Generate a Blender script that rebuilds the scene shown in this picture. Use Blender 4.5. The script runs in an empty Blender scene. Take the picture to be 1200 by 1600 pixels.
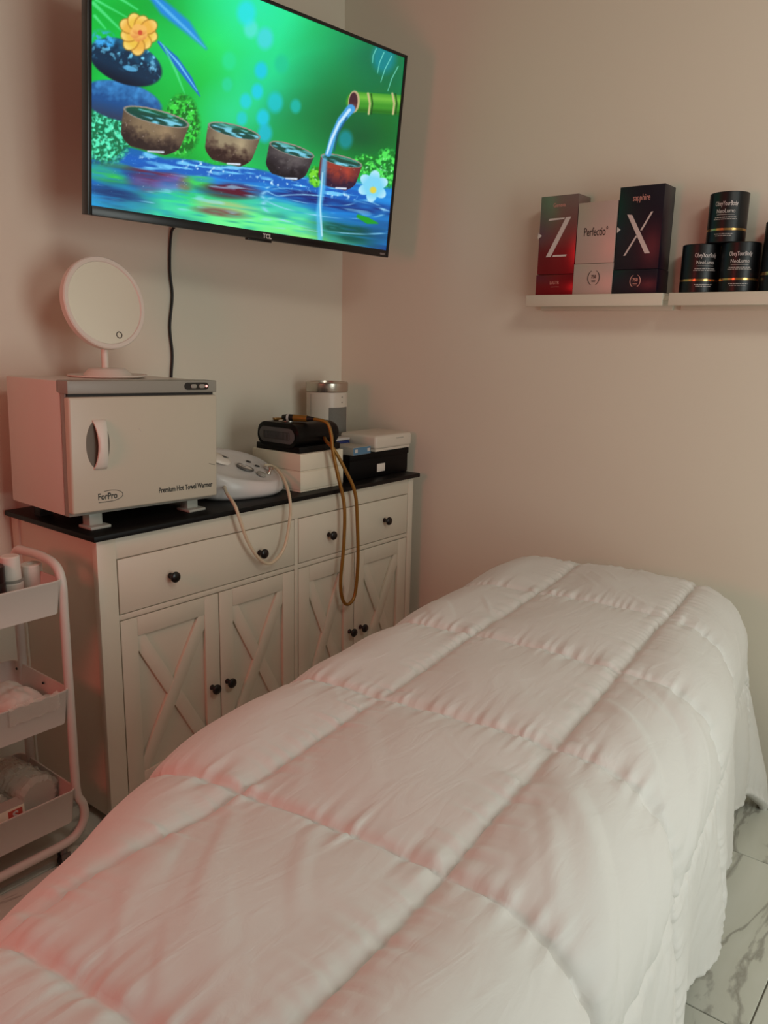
import bpy, bmesh, math, random
import numpy as np
from mathutils import Matrix, Vector

scene = bpy.context.scene
COL = scene.collection
R = math.radians

# ------------------------------------------------------------------ camera
CAM_LOC = (-2.5334, -2.2530, 1.3587)
CAM_ROT = (R(77.639), R(-1.229), R(-51.334))
FPX = 1240.4                                   # focal length in pixels of the 1200x1600 frame
cam_d = bpy.data.cameras.new('camera')
cam_d.sensor_fit = 'VERTICAL'; cam_d.sensor_height = 24.0
cam_d.lens = FPX / 1600 * 24.0; cam_d.clip_start = 0.02
cam = bpy.data.objects.new('camera', cam_d); COL.objects.link(cam)
cam.location = CAM_LOC; cam.rotation_euler = CAM_ROT
scene.camera = cam

# ------------------------------------------------------------------ world, lights, exposure
world = bpy.data.worlds.new('world'); scene.world = world; world.use_nodes = True
world.node_tree.nodes['Background'].inputs[0].default_value = (0.80, 0.90, 0.86, 1)
world.node_tree.nodes['Background'].inputs[1].default_value = 0.6
scene.view_settings.view_transform = 'Standard'
scene.view_settings.look = 'None'
scene.view_settings.gamma = 1.0
scene.view_settings.use_curve_mapping = False
scene.view_settings.exposure = 0.0

def area_light(name, loc, target, sx, sy, power, color):
    d = bpy.data.lights.new(name, 'AREA'); d.shape = 'RECTANGLE'; d.size = sx; d.size_y = sy
    d.energy = power; d.color = color
    o = bpy.data.objects.new(name, d); COL.objects.link(o); o.location = loc
    o.rotation_euler = (Vector(target) - Vector(loc)).to_track_quat('-Z', 'Y').to_euler()
    return o
# daylight coming in through the window of the wall behind the photographer
area_light('window_daylight', (-1.30, -3.41, 1.20), (-1.30, 0, 1.20), 0.95, 1.5, 17.5, (0.92, 1.0, 0.95))
# added fill light high near the window wall, brightens the right wall
area_light('added_high_fill', (-1.75, -2.75, 2.66), (-0.1, -1.3, 1.2), 0.7, 0.5, 13.5, (1.0, 0.96, 0.86))
# red therapy lamp standing left of the photographer
area_light('red_therapy_lamp', (-3.05, -0.95, 1.45), (-0.4, -1.1, 1.60), 0.35, 0.5, 7.8, (1.0, 0.12, 0.11))

# ------------------------------------------------------------------ helpers: colour and materials
def lin(c):
    c = c / 255.0
    return c / 12.92 if c <= 0.04045 else ((c + 0.055) / 1.055) ** 2.4
def rgb(r, g, b): return (lin(r), lin(g), lin(b), 1.0)

def mat(name, col, rough=0.5, metal=0.0, var=0.04, scale=8.0, bump=0.0, bscale=200.0, spec=0.5,
        coat=0.0, transmission=0.0, alpha=1.0, sheen=0.0, emit=0.0):
    m = bpy.data.materials.new(name); m.use_nodes = True
    nt = m.node_tree; p = nt.nodes['Principled BSDF']
    p.inputs['Roughness'].default_value = rough
    p.inputs['Metallic'].default_value = metal
    p.inputs['Specular IOR Level'].default_value = spec
    p.inputs['Coat Weight'].default_value = coat
    p.inputs['Transmission Weight'].default_value = transmission
    p.inputs['Alpha'].default_value = alpha
    p.inputs['Sheen Weight'].default_value = sheen
    tc = nt.nodes.new('ShaderNodeTexCoord')
    nz = nt.nodes.new('ShaderNodeTexNoise'); nz.inputs['Scale'].default_value = scale
    nz.inputs['Detail'].default_value = 4
    nt.links.new(tc.outputs['Object'], nz.inputs['Vector'])
    mx = nt.nodes.new('ShaderNodeMix'); mx.data_type = 'RGBA'
    a = [max(0, c * (1 - var)) for c in col[:3]] + [1]; b = [min(1, c * (1 + var)) for c in col[:3]] + [1]
    mx.inputs[6].default_value = a; mx.inputs[7].default_value = b
    nt.links.new(nz.outputs['Fac'], mx.inputs[0]); nt.links.new(mx.outputs[2], p.inputs['Base Color'])
    if emit:
        p.inputs['Emission Color'].default_value = col; p.inputs['Emission Strength'].default_value = emit
    if bump:
        n2 = nt.nodes.new('ShaderNodeTexNoise'); n2.inputs['Scale'].default_value = bscale
        n2.inputs['Detail'].default_value = 5
        nt.links.new(tc.outputs['Object'], n2.inputs['Vector'])
        bp = nt.nodes.new('ShaderNodeBump'); bp.inputs['Strength'].default_value = bump
        bp.inputs['Distance'].default_value = 0.004
        nt.links.new(n2.outputs['Fac'], bp.inputs['Height']); nt.links.new(bp.outputs['Normal'], p.inputs['Normal'])
    return m

M = {}
M['wall'] = mat('wall_paint', rgb(228, 219, 201), 0.62, var=0.025, scale=1.6, bump=0.10, bscale=26, spec=0.3)
M['unseen_dark'] = mat('low_bounce_taupe', rgb(112, 104, 96), 0.7, var=0.03, scale=2)  # unseen walls, tone darkened to cut bounced light
M['ceiling'] = mat('ceiling_paint', rgb(190, 186, 178), 0.8, var=0.02, scale=2)
M['white_wood'] = mat('painted_wood', rgb(216, 206, 187), 0.42, var=0.03, scale=3, bump=0.04, bscale=60)
M['black_top'] = mat('black_wood', rgb(11, 10, 10), 0.45, var=0.25, scale=14, bump=0.05, bscale=90, spec=0.2)
M['black_knob'] = mat('black_metal', rgb(14, 13, 13), 0.3, spec=0.5)
M['warmer_white'] = mat('enamel_white', rgb(200, 190, 171), 0.33, var=0.02, scale=5)
M['warmer_side'] = mat('enamel_side', rgb(216, 206, 194), 0.38, var=0.02)
M['warmer_grey'] = mat('grey_plastic', rgb(150, 146, 136), 0.4, var=0.03)
M['hollow_shade'] = mat('hollow_shade_grey', rgb(112, 104, 92), 0.6)
M['shade_strip'] = mat('gap_shade', rgb(40, 38, 36), 0.6)
M['clear_foot'] = mat('grey_foot', rgb(168, 170, 160), 0.4)
M['panel_black'] = mat('panel_black', rgb(22, 20, 20), 0.3)
M['print_black'] = mat('print_black', rgb(22, 20, 20), 0.5)
M['print_white'] = mat('print_white', rgb(205, 196, 190), 0.5)
M['print_silver'] = mat('print_silver', rgb(214, 200, 196), 0.45, metal=0.25)
M['print_rose'] = mat('print_rose', rgb(208, 140, 128), 0.4)
M['print_red'] = mat('print_red', rgb(190, 80, 66), 0.45)
M['led'] = mat('led_red', (1.0, 0.25, 0.22, 1), 0.3, emit=3.0)
M['white_plastic'] = mat('white_plastic', rgb(210, 203, 198), 0.32, var=0.02)
M['cream_plastic'] = mat('cream_plastic', rgb(226, 214, 202), 0.45, var=0.02)
M['mirror'] = mat('mirror_glass', (0.86, 0.86, 0.84, 1), 0.015, metal=1.0, var=0.0)
M['ring_black'] = mat('ring_black', rgb(40, 34, 32), 0.4)
M['tv_black'] = mat('tv_plastic', rgb(14, 13, 14), 0.28, spec=0.5, var=0.1)
M['rubber'] = mat('rubber', rgb(13, 12, 12), 0.5)
M['gold'] = mat('gold', rgb(176, 132, 60), 0.28, metal=0.85, var=0.06, scale=40)
M['gold_hose'] = mat('gold_hose', rgb(146, 104, 40), 0.32, metal=0.35, var=0.1, scale=60)
M['clear_hose'] = mat('clear_hose', rgb(224, 206, 176), 0.22, alpha=0.72)
M['device_black'] = mat('device_black', rgb(7, 6, 6), 0.42, var=0.2, spec=0.18)
M['device_grey'] = mat('device_grey', rgb(84, 80, 80), 0.4)
M['device_grill'] = mat('device_grill', rgb(60, 54, 52), 0.5)
M['carton_white'] = mat('carton_white', rgb(222, 212, 190), 0.6, var=0.03)
M['silver'] = mat('brushed_silver', rgb(196, 186, 172), 0.26, metal=0.9, var=0.05, scale=30)
M['mesh_grey'] = mat('mesh_grey', rgb(112, 108, 100), 0.7, var=0.35, scale=420)
M['carton_blue'] = mat('carton_blue', rgb(84, 122, 150), 0.5)
M['carton_grey'] = mat('carton_grey', rgb(170, 164, 152), 0.6)
M['foil_blue'] = mat('foil_blue', rgb(28, 48, 110), 0.4)
M['box_black'] = mat('box_black', rgb(6, 5, 6), 0.5, var=0.2, spec=0.15)
M['cart_white'] = mat('cart_white', rgb(214, 204, 194), 0.42, var=0.02)
M['caster_grey'] = mat('caster_grey', rgb(120, 118, 114), 0.35, metal=0.6)
M['cloth_white'] = mat('cloth_white', rgb(220, 212, 200), 0.8, bump=0.3, bscale=70)
M['film'] = mat('plastic_film', rgb(226, 220, 206), 0.07, alpha=0.40, bump=0.5, bscale=24, spec=1.0)
M['warm_plastic'] = mat('warm_plastic', rgb(214, 202, 186), 0.36, var=0.02)
M['gauze'] = mat('gauze_roll', rgb(206, 198, 182), 0.75, var=0.08, scale=30, bump=0.4, bscale=60)
M['jar_black'] = mat('jar_black', rgb(9, 9, 11), 0.36, var=0.2)
M['gold_band'] = mat('gold_band', rgb(222, 178, 110), 0.22, metal=0.9)
M['box_navy'] = mat('box_navy', rgb(16, 14, 30), 0.34, var=0.12, scale=6)
M['box_pale'] = mat('box_pale', rgb(196, 170, 160), 0.42, metal=0.25, var=0.03)
M['vinyl'] = mat('table_vinyl', rgb(120, 108, 96), 0.5)
M['table_wood'] = mat('table_wood', rgb(140, 100, 66), 0.5, var=0.2, scale=12)
M['grout'] = mat('grout', rgb(120, 116, 106), 0.8)

def foil_reflection_red():  # greyer top is the foil's reflection, put into the colour
    m = mat('box_red', rgb(128, 20, 30), 0.3, metal=0.5, var=0.02)
    nt = m.node_tree; p = nt.nodes['Principled BSDF']
    g = nt.nodes.new('ShaderNodeTexCoord'); s = nt.nodes.new('ShaderNodeSeparateXYZ')
    nt.links.new(g.outputs['Object'], s.inputs[0])
    r = nt.nodes.new('ShaderNodeValToRGB')
    mp = nt.nodes.new('ShaderNodeMapRange'); mp.inputs[1].default_value = 0.0; mp.inputs[2].default_value = 0.30
    nt.links.new(s.outputs['Z'], mp.inputs[0]); nt.links.new(mp.outputs[0], r.inputs[0])
    e = r.color_ramp.elements
    e[0].position = 0.0; e[0].color = rgb(132, 16, 28)
    e[1].position = 1.0; e[1].color = rgb(136, 118, 112)
    k = r.color_ramp.elements.new(0.45); k.color = rgb(128, 34, 40)
    nt.links.new(r.outputs[0], p.inputs['Base Color'])
    return m
M['box_red'] = foil_reflection_red()

def marble():
    m = mat('marble_tile', rgb(176, 172, 158), 0.16, var=0.03, scale=2)
    nt = m.node_tree; p = nt.nodes['Principled BSDF']
    tc = nt.nodes.new('ShaderNodeTexCoord')
    oi = nt.nodes.new('ShaderNodeObjectInfo')
    add = nt.nodes.new('ShaderNodeVectorMath'); add.operation = 'MULTIPLY_ADD'
    cmb = nt.nodes.new('ShaderNodeCombineXYZ')
    nt.links.new(oi.outputs['Random'], cmb.inputs[0]); nt.links.new(oi.outputs['Random'], cmb.inputs[1])
    add.inputs[1].default_value = (30, 17, 0)
    nt.links.new(cmb.outputs[0], add.inputs[0]); nt.links.new(tc.outputs['Object'], add.inputs[2])
    mp = nt.nodes.new('ShaderNodeMapping'); mp.inputs['Rotation'].default_value = (0, 0, 0.95)
    mp.inputs['Scale'].default_value = (1.0, 3.2, 1)
    nt.links.new(add.outputs[0], mp.inputs[0])
    nz = nt.nodes.new('ShaderNodeTexNoise'); nz.inputs['Scale'].default_value = 1.5
    nz.inputs['Detail'].default_value = 6; nz.inputs['Distortion'].default_value = 0.8
    nt.links.new(mp.outputs[0], nz.inputs['Vector'])
    ab = nt.nodes.new('ShaderNodeMath'); ab.operation = 'SUBTRACT'; ab.inputs[1].default_value = 0.5
    nt.links.new(nz.outputs['Fac'], ab.inputs[0])
    a2 = nt.nodes.new('ShaderNodeMath'); a2.operation = 'ABSOLUTE'; nt.links.new(ab.outputs[0], a2.inputs[0])
    rp = nt.nodes.new('ShaderNodeValToRGB'); e = rp.color_ramp.elements
    e[0].position = 0.0; e[0].color = rgb(162, 160, 148); e[1].position = 0.024; e[1].color = rgb(206, 206, 192)
    k = e.new(0.012); k.color = rgb(180, 178, 166); k = e.new(0.2); k.color = rgb(216, 216, 204)
    nt.links.new(a2.outputs[0], rp.inputs[0]); nt.links.new(rp.outputs[0], p.inputs['Base Color'])
    return m
M['marble'] = marble()

def quilt_mat():
    m = mat('quilt_cotton', rgb(222, 218, 212), 0.58, var=0.015, scale=6, sheen=0.15, spec=0.35)
    nt = m.node_tree; p = nt.nodes['Principled BSDF']
    tc = nt.nodes.new('ShaderNodeTexCoord')
    mp = nt.nodes.new('ShaderNodeMapping'); mp.inputs['Scale'].default_value = (9, 30, 20)
    mp.inputs['Rotation'].default_value = (0, 0, 0.7)
    nt.links.new(tc.outputs['Object'], mp.inputs[0])
    n = nt.nodes.new('ShaderNodeTexNoise'); n.inputs['Scale'].default_value = 1.0; n.inputs['Detail'].default_value = 5
    n.inputs['Distortion'].default_value = 1.2
    nt.links.new(mp.outputs[0], n.inputs['Vector'])
    b = nt.nodes.new('ShaderNodeBump'); b.inputs['Strength'].default_value = 0.28; b.inputs['Distance'].default_value = 0.006
    nt.links.new(n.outputs['Fac'], b.inputs['Height']); nt.links.new(b.outputs[0], p.inputs['Normal'])
    return m
M['quilt'] = quilt_mat()

# ------------------------------------------------------------------ helpers: objects
MATRIX = {}
def tag(o, label=None, cat=None, group=None, kind=None):
    if label: o['label'] = label
    if cat: o['category'] = cat
    if group: o['group'] = group
    if kind: o['kind'] = kind
    return o
def thing(name, loc, label, cat, group=None, rot=(0, 0, 0)):
    o = bpy.data.objects.new(name, None); COL.objects.link(o)
    o.location = loc; o.rotation_euler = rot; o.empty_display_size = 0.05
    MATRIX[o.name] = Matrix.LocRotScale(Vector(loc), None, None) @ Matrix.Rotation(rot[2], 4, 'Z') @ Matrix.Rotation(rot[1], 4, 'Y') @ Matrix.Rotation(rot[0], 4, 'X')
    return tag(o, label, cat, group)
def obj(name, bm, m, parent=None, smooth=35, world=True, origin=None, label=None):
    """one mesh object; geometry given in world space (world=True) or in its thing's own frame"""
    if isinstance(bm, bmesh.types.BMesh):
        me = bpy.data.meshes.new(name); bmesh.ops.recalc_face_normals(bm, faces=bm.faces); bm.to_mesh(me); bm.free()
    else:
        me = bm
    me.name = name
    o = bpy.data.objects.new(name, me); COL.objects.link(o)
    base = MATRIX.get(parent.name, Matrix()) if parent else (Matrix.Translation(origin) if origin else Matrix())
    if world: me.transform(base.inverted())
    if parent: o.parent = parent
    elif origin: o.location = origin
    MATRIX[o.name] = base
    me.materials.clear()
    for k in (m if isinstance(m, (list, tuple)) else [m]): me.materials.append(k)
    if smooth:
        me.polygons.foreach_set('use_smooth', [True] * len(me.polygons))
        me.set_sharp_from_angle(angle=R(smooth))
    if label: o['label'] = label
    return o
def copy_tree(o, loc, rot=None, label=None):
    c = o.copy(); COL.objects.link(c); c.location = loc
    if rot: c.rotation_euler = rot
    if label: c['label'] = label
    for ch in o.children:
        d = ch.copy(); COL.objects.link(d); d.parent = c
        for g in ch.children:
            e = g.copy(); COL.objects.link(e); e.parent = d
    return c
def nb(): return bmesh.new()
def merge(bm, other):
    me = bpy.data.meshes.new('tmp'); other.to_mesh(me); other.free(); bm.from_mesh(me); bpy.data.meshes.remove(me)
def box(bm, x0, x1, y0, y1, z0, z1, bev=0.0, seg=2, mtx=None):
    t = nb()
    r = bmesh.ops.create_cube(t, size=1)
    bmesh.ops.transform(t, verts=t.verts, matrix=Matrix.Translation(((x0+x1)/2, (y0+y1)/2, (z0+z1)/2)) @ Matrix.Diagonal((x1-x0, y1-y0, z1-z0, 1)))
    if bev: bmesh.ops.bevel(t, geom=list(t.edges), offset=bev, segments=seg, affect='EDGES', profile=0.5)
    if mtx: bmesh.ops.transform(t, verts=t.verts, matrix=mtx)
    merge(bm, t); return bm
def bx(*a, **k): return box(nb(), *a, **k)
def lathe(bm, prof, c=(0, 0, 0), n=40, mtx=None, sx=1.0, sy=1.0):
    t = nb(); rings = []
    for r, z in prof:
        if r < 1e-6: rings.append([t.verts.new((0, 0, z))])
        else: rings.append([t.verts.new((r*math.cos(2*math.pi*i/n)*sx, r*math.sin(2*math.pi*i/n)*sy, z)) for i in range(n)])
    for a, b in zip(rings[:-1], rings[1:]):
        for i in range(n):
            j = (i+1) % n
            if len(a) == 1 and len(b) == 1: continue
            if len(a) == 1: t.faces.new((a[0], b[i], b[j]))
            elif len(b) == 1: t.faces.new((a[i], a[j], b[0]))
            else: t.faces.new((a[i], a[j], b[j], b[i]))
    m = Matrix.Translation(c) @ (mtx or Matrix())
    bmesh.ops.transform(t, verts=t.verts, matrix=m)
    merge(bm, t); return bm
def smooth_path(pts, n=8, closed=False):
    P = [Vector(p) for p in pts]; out = []; N = len(P)
    rng = range(N if closed else N-1)
    for i in rng:
        p0 = P[(i-1) % N] if closed or i > 0 else P[0]; p1 = P[i]; p2 = P[(i+1) % N]
        p3 = P[(i+2) % N] if closed or i+2 < N else P[-1]
        for k in range(n):
            t = k/n
            out.append(0.5*((2*p1)+(-p0+p2)*t+(2*p0-5*p1+4*p2-p3)*t*t+(-p0+3*p1-3*p2+p3)*t**3))
    if not closed: out.append(P[-1])
    return out
def tube(bm, pts, r, n=10, closed=False, caps=True):
    t = nb(); pts = [Vector(p) for p in pts]; N = len(pts); rings = []
    up = Vector((0, 0, 1)); prev = None
    for i, p in enumerate(pts):
        a = pts[(i-1) % N] if closed else pts[max(0, i-1)]; b = pts[(i+1) % N] if closed else pts[min(N-1, i+1)]
        d = (b-a).normalized()
        if prev is None:
            x = d.cross(up)
            if x.length < 1e-3: x = d.cross(Vector((1, 0, 0)))
        else: x = prev - d*prev.dot(d)
        x.normalize(); prev = x; y = d.cross(x)
        rr = r[i] if isinstance(r, (list, tuple)) else r
        rings.append([t.verts.new(p + (x*math.cos(2*math.pi*k/n)+y*math.sin(2*math.pi*k/n))*rr) for k in range(n)])
    for i in range(N if closed else N-1):
        A, B = rings[i], rings[(i+1) % N]
        for k in range(n): t.faces.new((A[k], A[(k+1) % n], B[(k+1) % n], B[k]))
    if not closed and caps: t.faces.new(rings[0]); t.faces.new(rings[-1])
    merge(bm, t); return bm
def prism(bm, poly, depth, mtx=None, bev=0.0):
    """polygon (x, y) extruded along +z by depth"""
    t = nb(); vs = [t.verts.new((x, y, 0)) for x, y in poly]; f = t.faces.new(vs)
    e = bmesh.ops.extrude_face_region(t, geom=[f])
    bmesh.ops.translate(t, verts=[v for v in e['geom'] if isinstance(v, bmesh.types.BMVert)], vec=(0, 0, depth))
    bmesh.ops.recalc_face_normals(t, faces=t.faces)
    if bev: bmesh.ops.bevel(t, geom=list(t.edges), offset=bev, segments=2, affect='EDGES', profile=0.5)
    if mtx: bmesh.ops.transform(t, verts=t.verts, matrix=mtx)
    merge(bm, t); return bm
def rrect(w, h, r, n=6, cx=0, cy=0):
    out = []
    for sx, sy, a0 in ((1, 1, 0), (-1, 1, 90), (-1, -1, 180), (1, -1, 270)):
        for k in range(n+1):
            a = R(a0 + 90*k/n); out.append((cx+sx*(w/2-r)+r*math.cos(a), cy+sy*(h/2-r)+r*math.sin(a)))
    return out
def frame_mtx(o, x, y, z):
    m = Matrix((( x[0], y[0], z[0], o[0]), (x[1], y[1], z[1], o[1]), (x[2], y[2], z[2], o[2]), (0, 0, 0, 1)))
    return m
def FRONT(x, y, z): return frame_mtx((x, y, z), (1, 0, 0), (0, 0, 1), (0, -1, 0))       # a face looking along -y
def SIDE(x, y, z): return frame_mtx((x, y, z), (0, -1, 0), (0, 0, 1), (-1, 0, 0))        # a face looking along -x
def text_mesh(s, size, width=None, depth=0.0003, bold=0.0, shear=0.0, space=1.0):
    cu = bpy.data.curves.new('txt', 'FONT'); cu.body = s; cu.size = size; cu.align_x = 'CENTER'; cu.align_y = 'CENTER'
    cu.extrude = depth; cu.offset = bold; cu.shear = shear; cu.space_character = space; cu.resolution_u = 3
    o = bpy.data.objects.new('txt', cu); COL.objects.link(o)
    dg = bpy.context.evaluated_depsgraph_get(); dg.update()
    me = bpy.data.meshes.new_from_object(o.evaluated_get(dg))
    bpy.data.objects.remove(o); bpy.data.curves.remove(cu)
    if width:
        xs = [v.co.x for v in me.vertices]; w = max(xs)-min(xs); c = (max(xs)+min(xs))/2
        for v in me.vertices: v.co.x = (v.co.x-c)*width/w
    return me
def text(name, s, size, mtx, m, parent, width=None, bold=0.0, shear=0.0, space=1.0, bend=None, label=None):
    me = text_mesh(s, size, width, bold=bold, shear=shear, space=space)
    if bend:                                    # wrap round a vertical cylinder of this radius, local frame (x, y) -> angle, height
        for v in me.vertices:
            a = v.co.x/bend; rr = bend+v.co.z
            v.co = Vector((rr*math.sin(a), v.co.y, rr*math.cos(a)-bend))
    me.transform(mtx)
    return obj(name, me, m, parent, smooth=0, label=label)

# ------------------------------------------------------------------ the room
XL, YF, ZC = -4.30, -3.45, 2.75
def struct(name, bm, m, **k):
    o = obj(name, bm, m, **k); o['kind'] = 'structure'; return o
struct('wall_back', bx(XL-0.1, 0.1, 0.0, 0.1, -0.1, ZC), M['wall'], smooth=0)
struct('wall_right', bx(0.0, 0.1, YF-0.1, 0.0, -0.1, ZC), M['wall'], smooth=0)
struct('wall_left', bx(XL-0.1, XL, YF-0.1, 0.0, -0.1, ZC), M['unseen_dark'], smooth=0)
WX0, WX1, WZ0, WZ1 = -1.85, -0.75, 0.35, 2.05          # window opening in the wall behind the photographer
b = nb()
box(b, XL, WX0, YF-0.1, YF, -0.1, ZC); box(b, WX1, 0.0, YF-0.1, YF, -0.1, ZC)
box(b, WX0, WX1, YF-0.1, YF, -0.1, WZ0); box(b, WX0, WX1, YF-0.1, YF, WZ1, ZC)
struct('wall_front', b, M['unseen_dark'], smooth=0)
b = nb()
for x0, x1, z0, z1 in ((WX0, WX0+.05, WZ0, WZ1), (WX1-.05, WX1, WZ0, WZ1), (WX0, WX1, WZ0, WZ0+.05), (WX0, WX1, WZ1-.05, WZ1)):
    box(b, x0, x1, YF-0.08, YF-0.05, z0, z1)
struct('window_1', b, M['white_wood'], smooth=0)
struct('ceiling', bx(XL-0.1, 0.1, YF-0.1, 0.1, ZC, ZC+0.1), M['ceiling'], smooth=0)
floor = struct('floor', bx(XL, 0.0, YF, 0.0, -0.1, -0.004), M['grout'], smooth=0)
# marble tiles, 61 x 30.5 cm, laid in half bond
TW, TH, G = 0.61, 0.3075, 0.0016
tile_me = {}
row = 0; y = -2.009 - 5*TH
while y < 0:
    x = -1.010 - 6*TW + (TW/2 if row % 2 == 0 else 0)     # the row from y = -2.01 upward is row 5
    while x < 0:
        x0, x1 = max(x, XL)+G, min(x+TW, 0)-G; y0, y1 = max(y, YF)+G, min(y+TH, 0)-G
        if x1-x0 > 0.02 and y1-y0 > 0.02:
            key = (round(x1-x0, 3), round(y1-y0, 3))
            if key not in tile_me:
                t = bx(-(x1-x0)/2, (x1-x0)/2, -(y1-y0)/2, (y1-y0)/2, -0.008, 0.0, bev=0.0012, seg=1)
                me = bpy.data.meshes.new('floor_tile'); t.to_mesh(me); t.free(); me.materials.append(M['marble']); tile_me[key] = me
            o = bpy.data.objects.new('floor_tile', tile_me[key]); COL.objects.link(o)
            o.location = ((x0+x1)/2, (y0+y1)/2, 0); o.parent = floor
        x += TW
    y += TH; row += 1

# ------------------------------------------------------------------ massage table and comforter
TH0 = R(6.3)
BC = Vector((-1.02, -1.485))
EA = Vector((-math.cos(TH0), -math.sin(TH0))); EB = Vector((math.sin(TH0), -math.cos(TH0)))
def bed(a, b, z): p = BC + EA*a + EB*b; return (p.x, p.y, z)
bed_m = frame_mtx((BC.x, BC.y, 0), (EA.x, EA.y, 0), (EB.x, EB.y, 0), (0, 0, 1))
# (EA, EB, up) is right-handed: EA x EB = +z
table = thing('massage_table', bed(0.2, 0, 0), 'padded massage table standing hidden under the white comforter', 'table')
obj('table_top', bx(-0.72, 1.14, -0.27, 0.29, 0.565, 0.63, bev=0.025, seg=3, mtx=bed_m), M['vinyl'], table)
for a in (-0.60, 1.00):
    for s in (-0.22, 0.24):
        obj('leg', bx(a-.022, a+.022, s-.022, s+.022, 0.0, 0.565, bev=0.004, mtx=bed_m), M['table_wood'], table)

rng = np.random.default_rng(7)
def vnoise(x, y, seed=0):
    """smooth value noise on numpy arrays, about -1..1"""
    xi = np.floor(x).astype(int); yi = np.floor(y).astype(int); xf = x-xi; yf = y-yi
    def h(i, j):
        n = (i*374761393 + j*668265263 + seed*974634777) & 0x7fffffff
        n = ((n ^ (n >> 13))*1274126177) & 0x7fffffff
        return ((n ^ (n >> 16)) & 0xffff)/32767.5 - 1
    u = xf*xf*(3-2*xf); v = yf*yf*(3-2*yf)
    return (h(xi, yi)*(1-u)+h(xi+1, yi)*u)*(1-v) + (h(xi, yi+1)*(1-u)+h(xi+1, yi+1)*u)*v
def sstep(x, a, b):
    t = np.clip((x-a)/(b-a), 0, 1); return t*t*(3-2*t)

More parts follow.
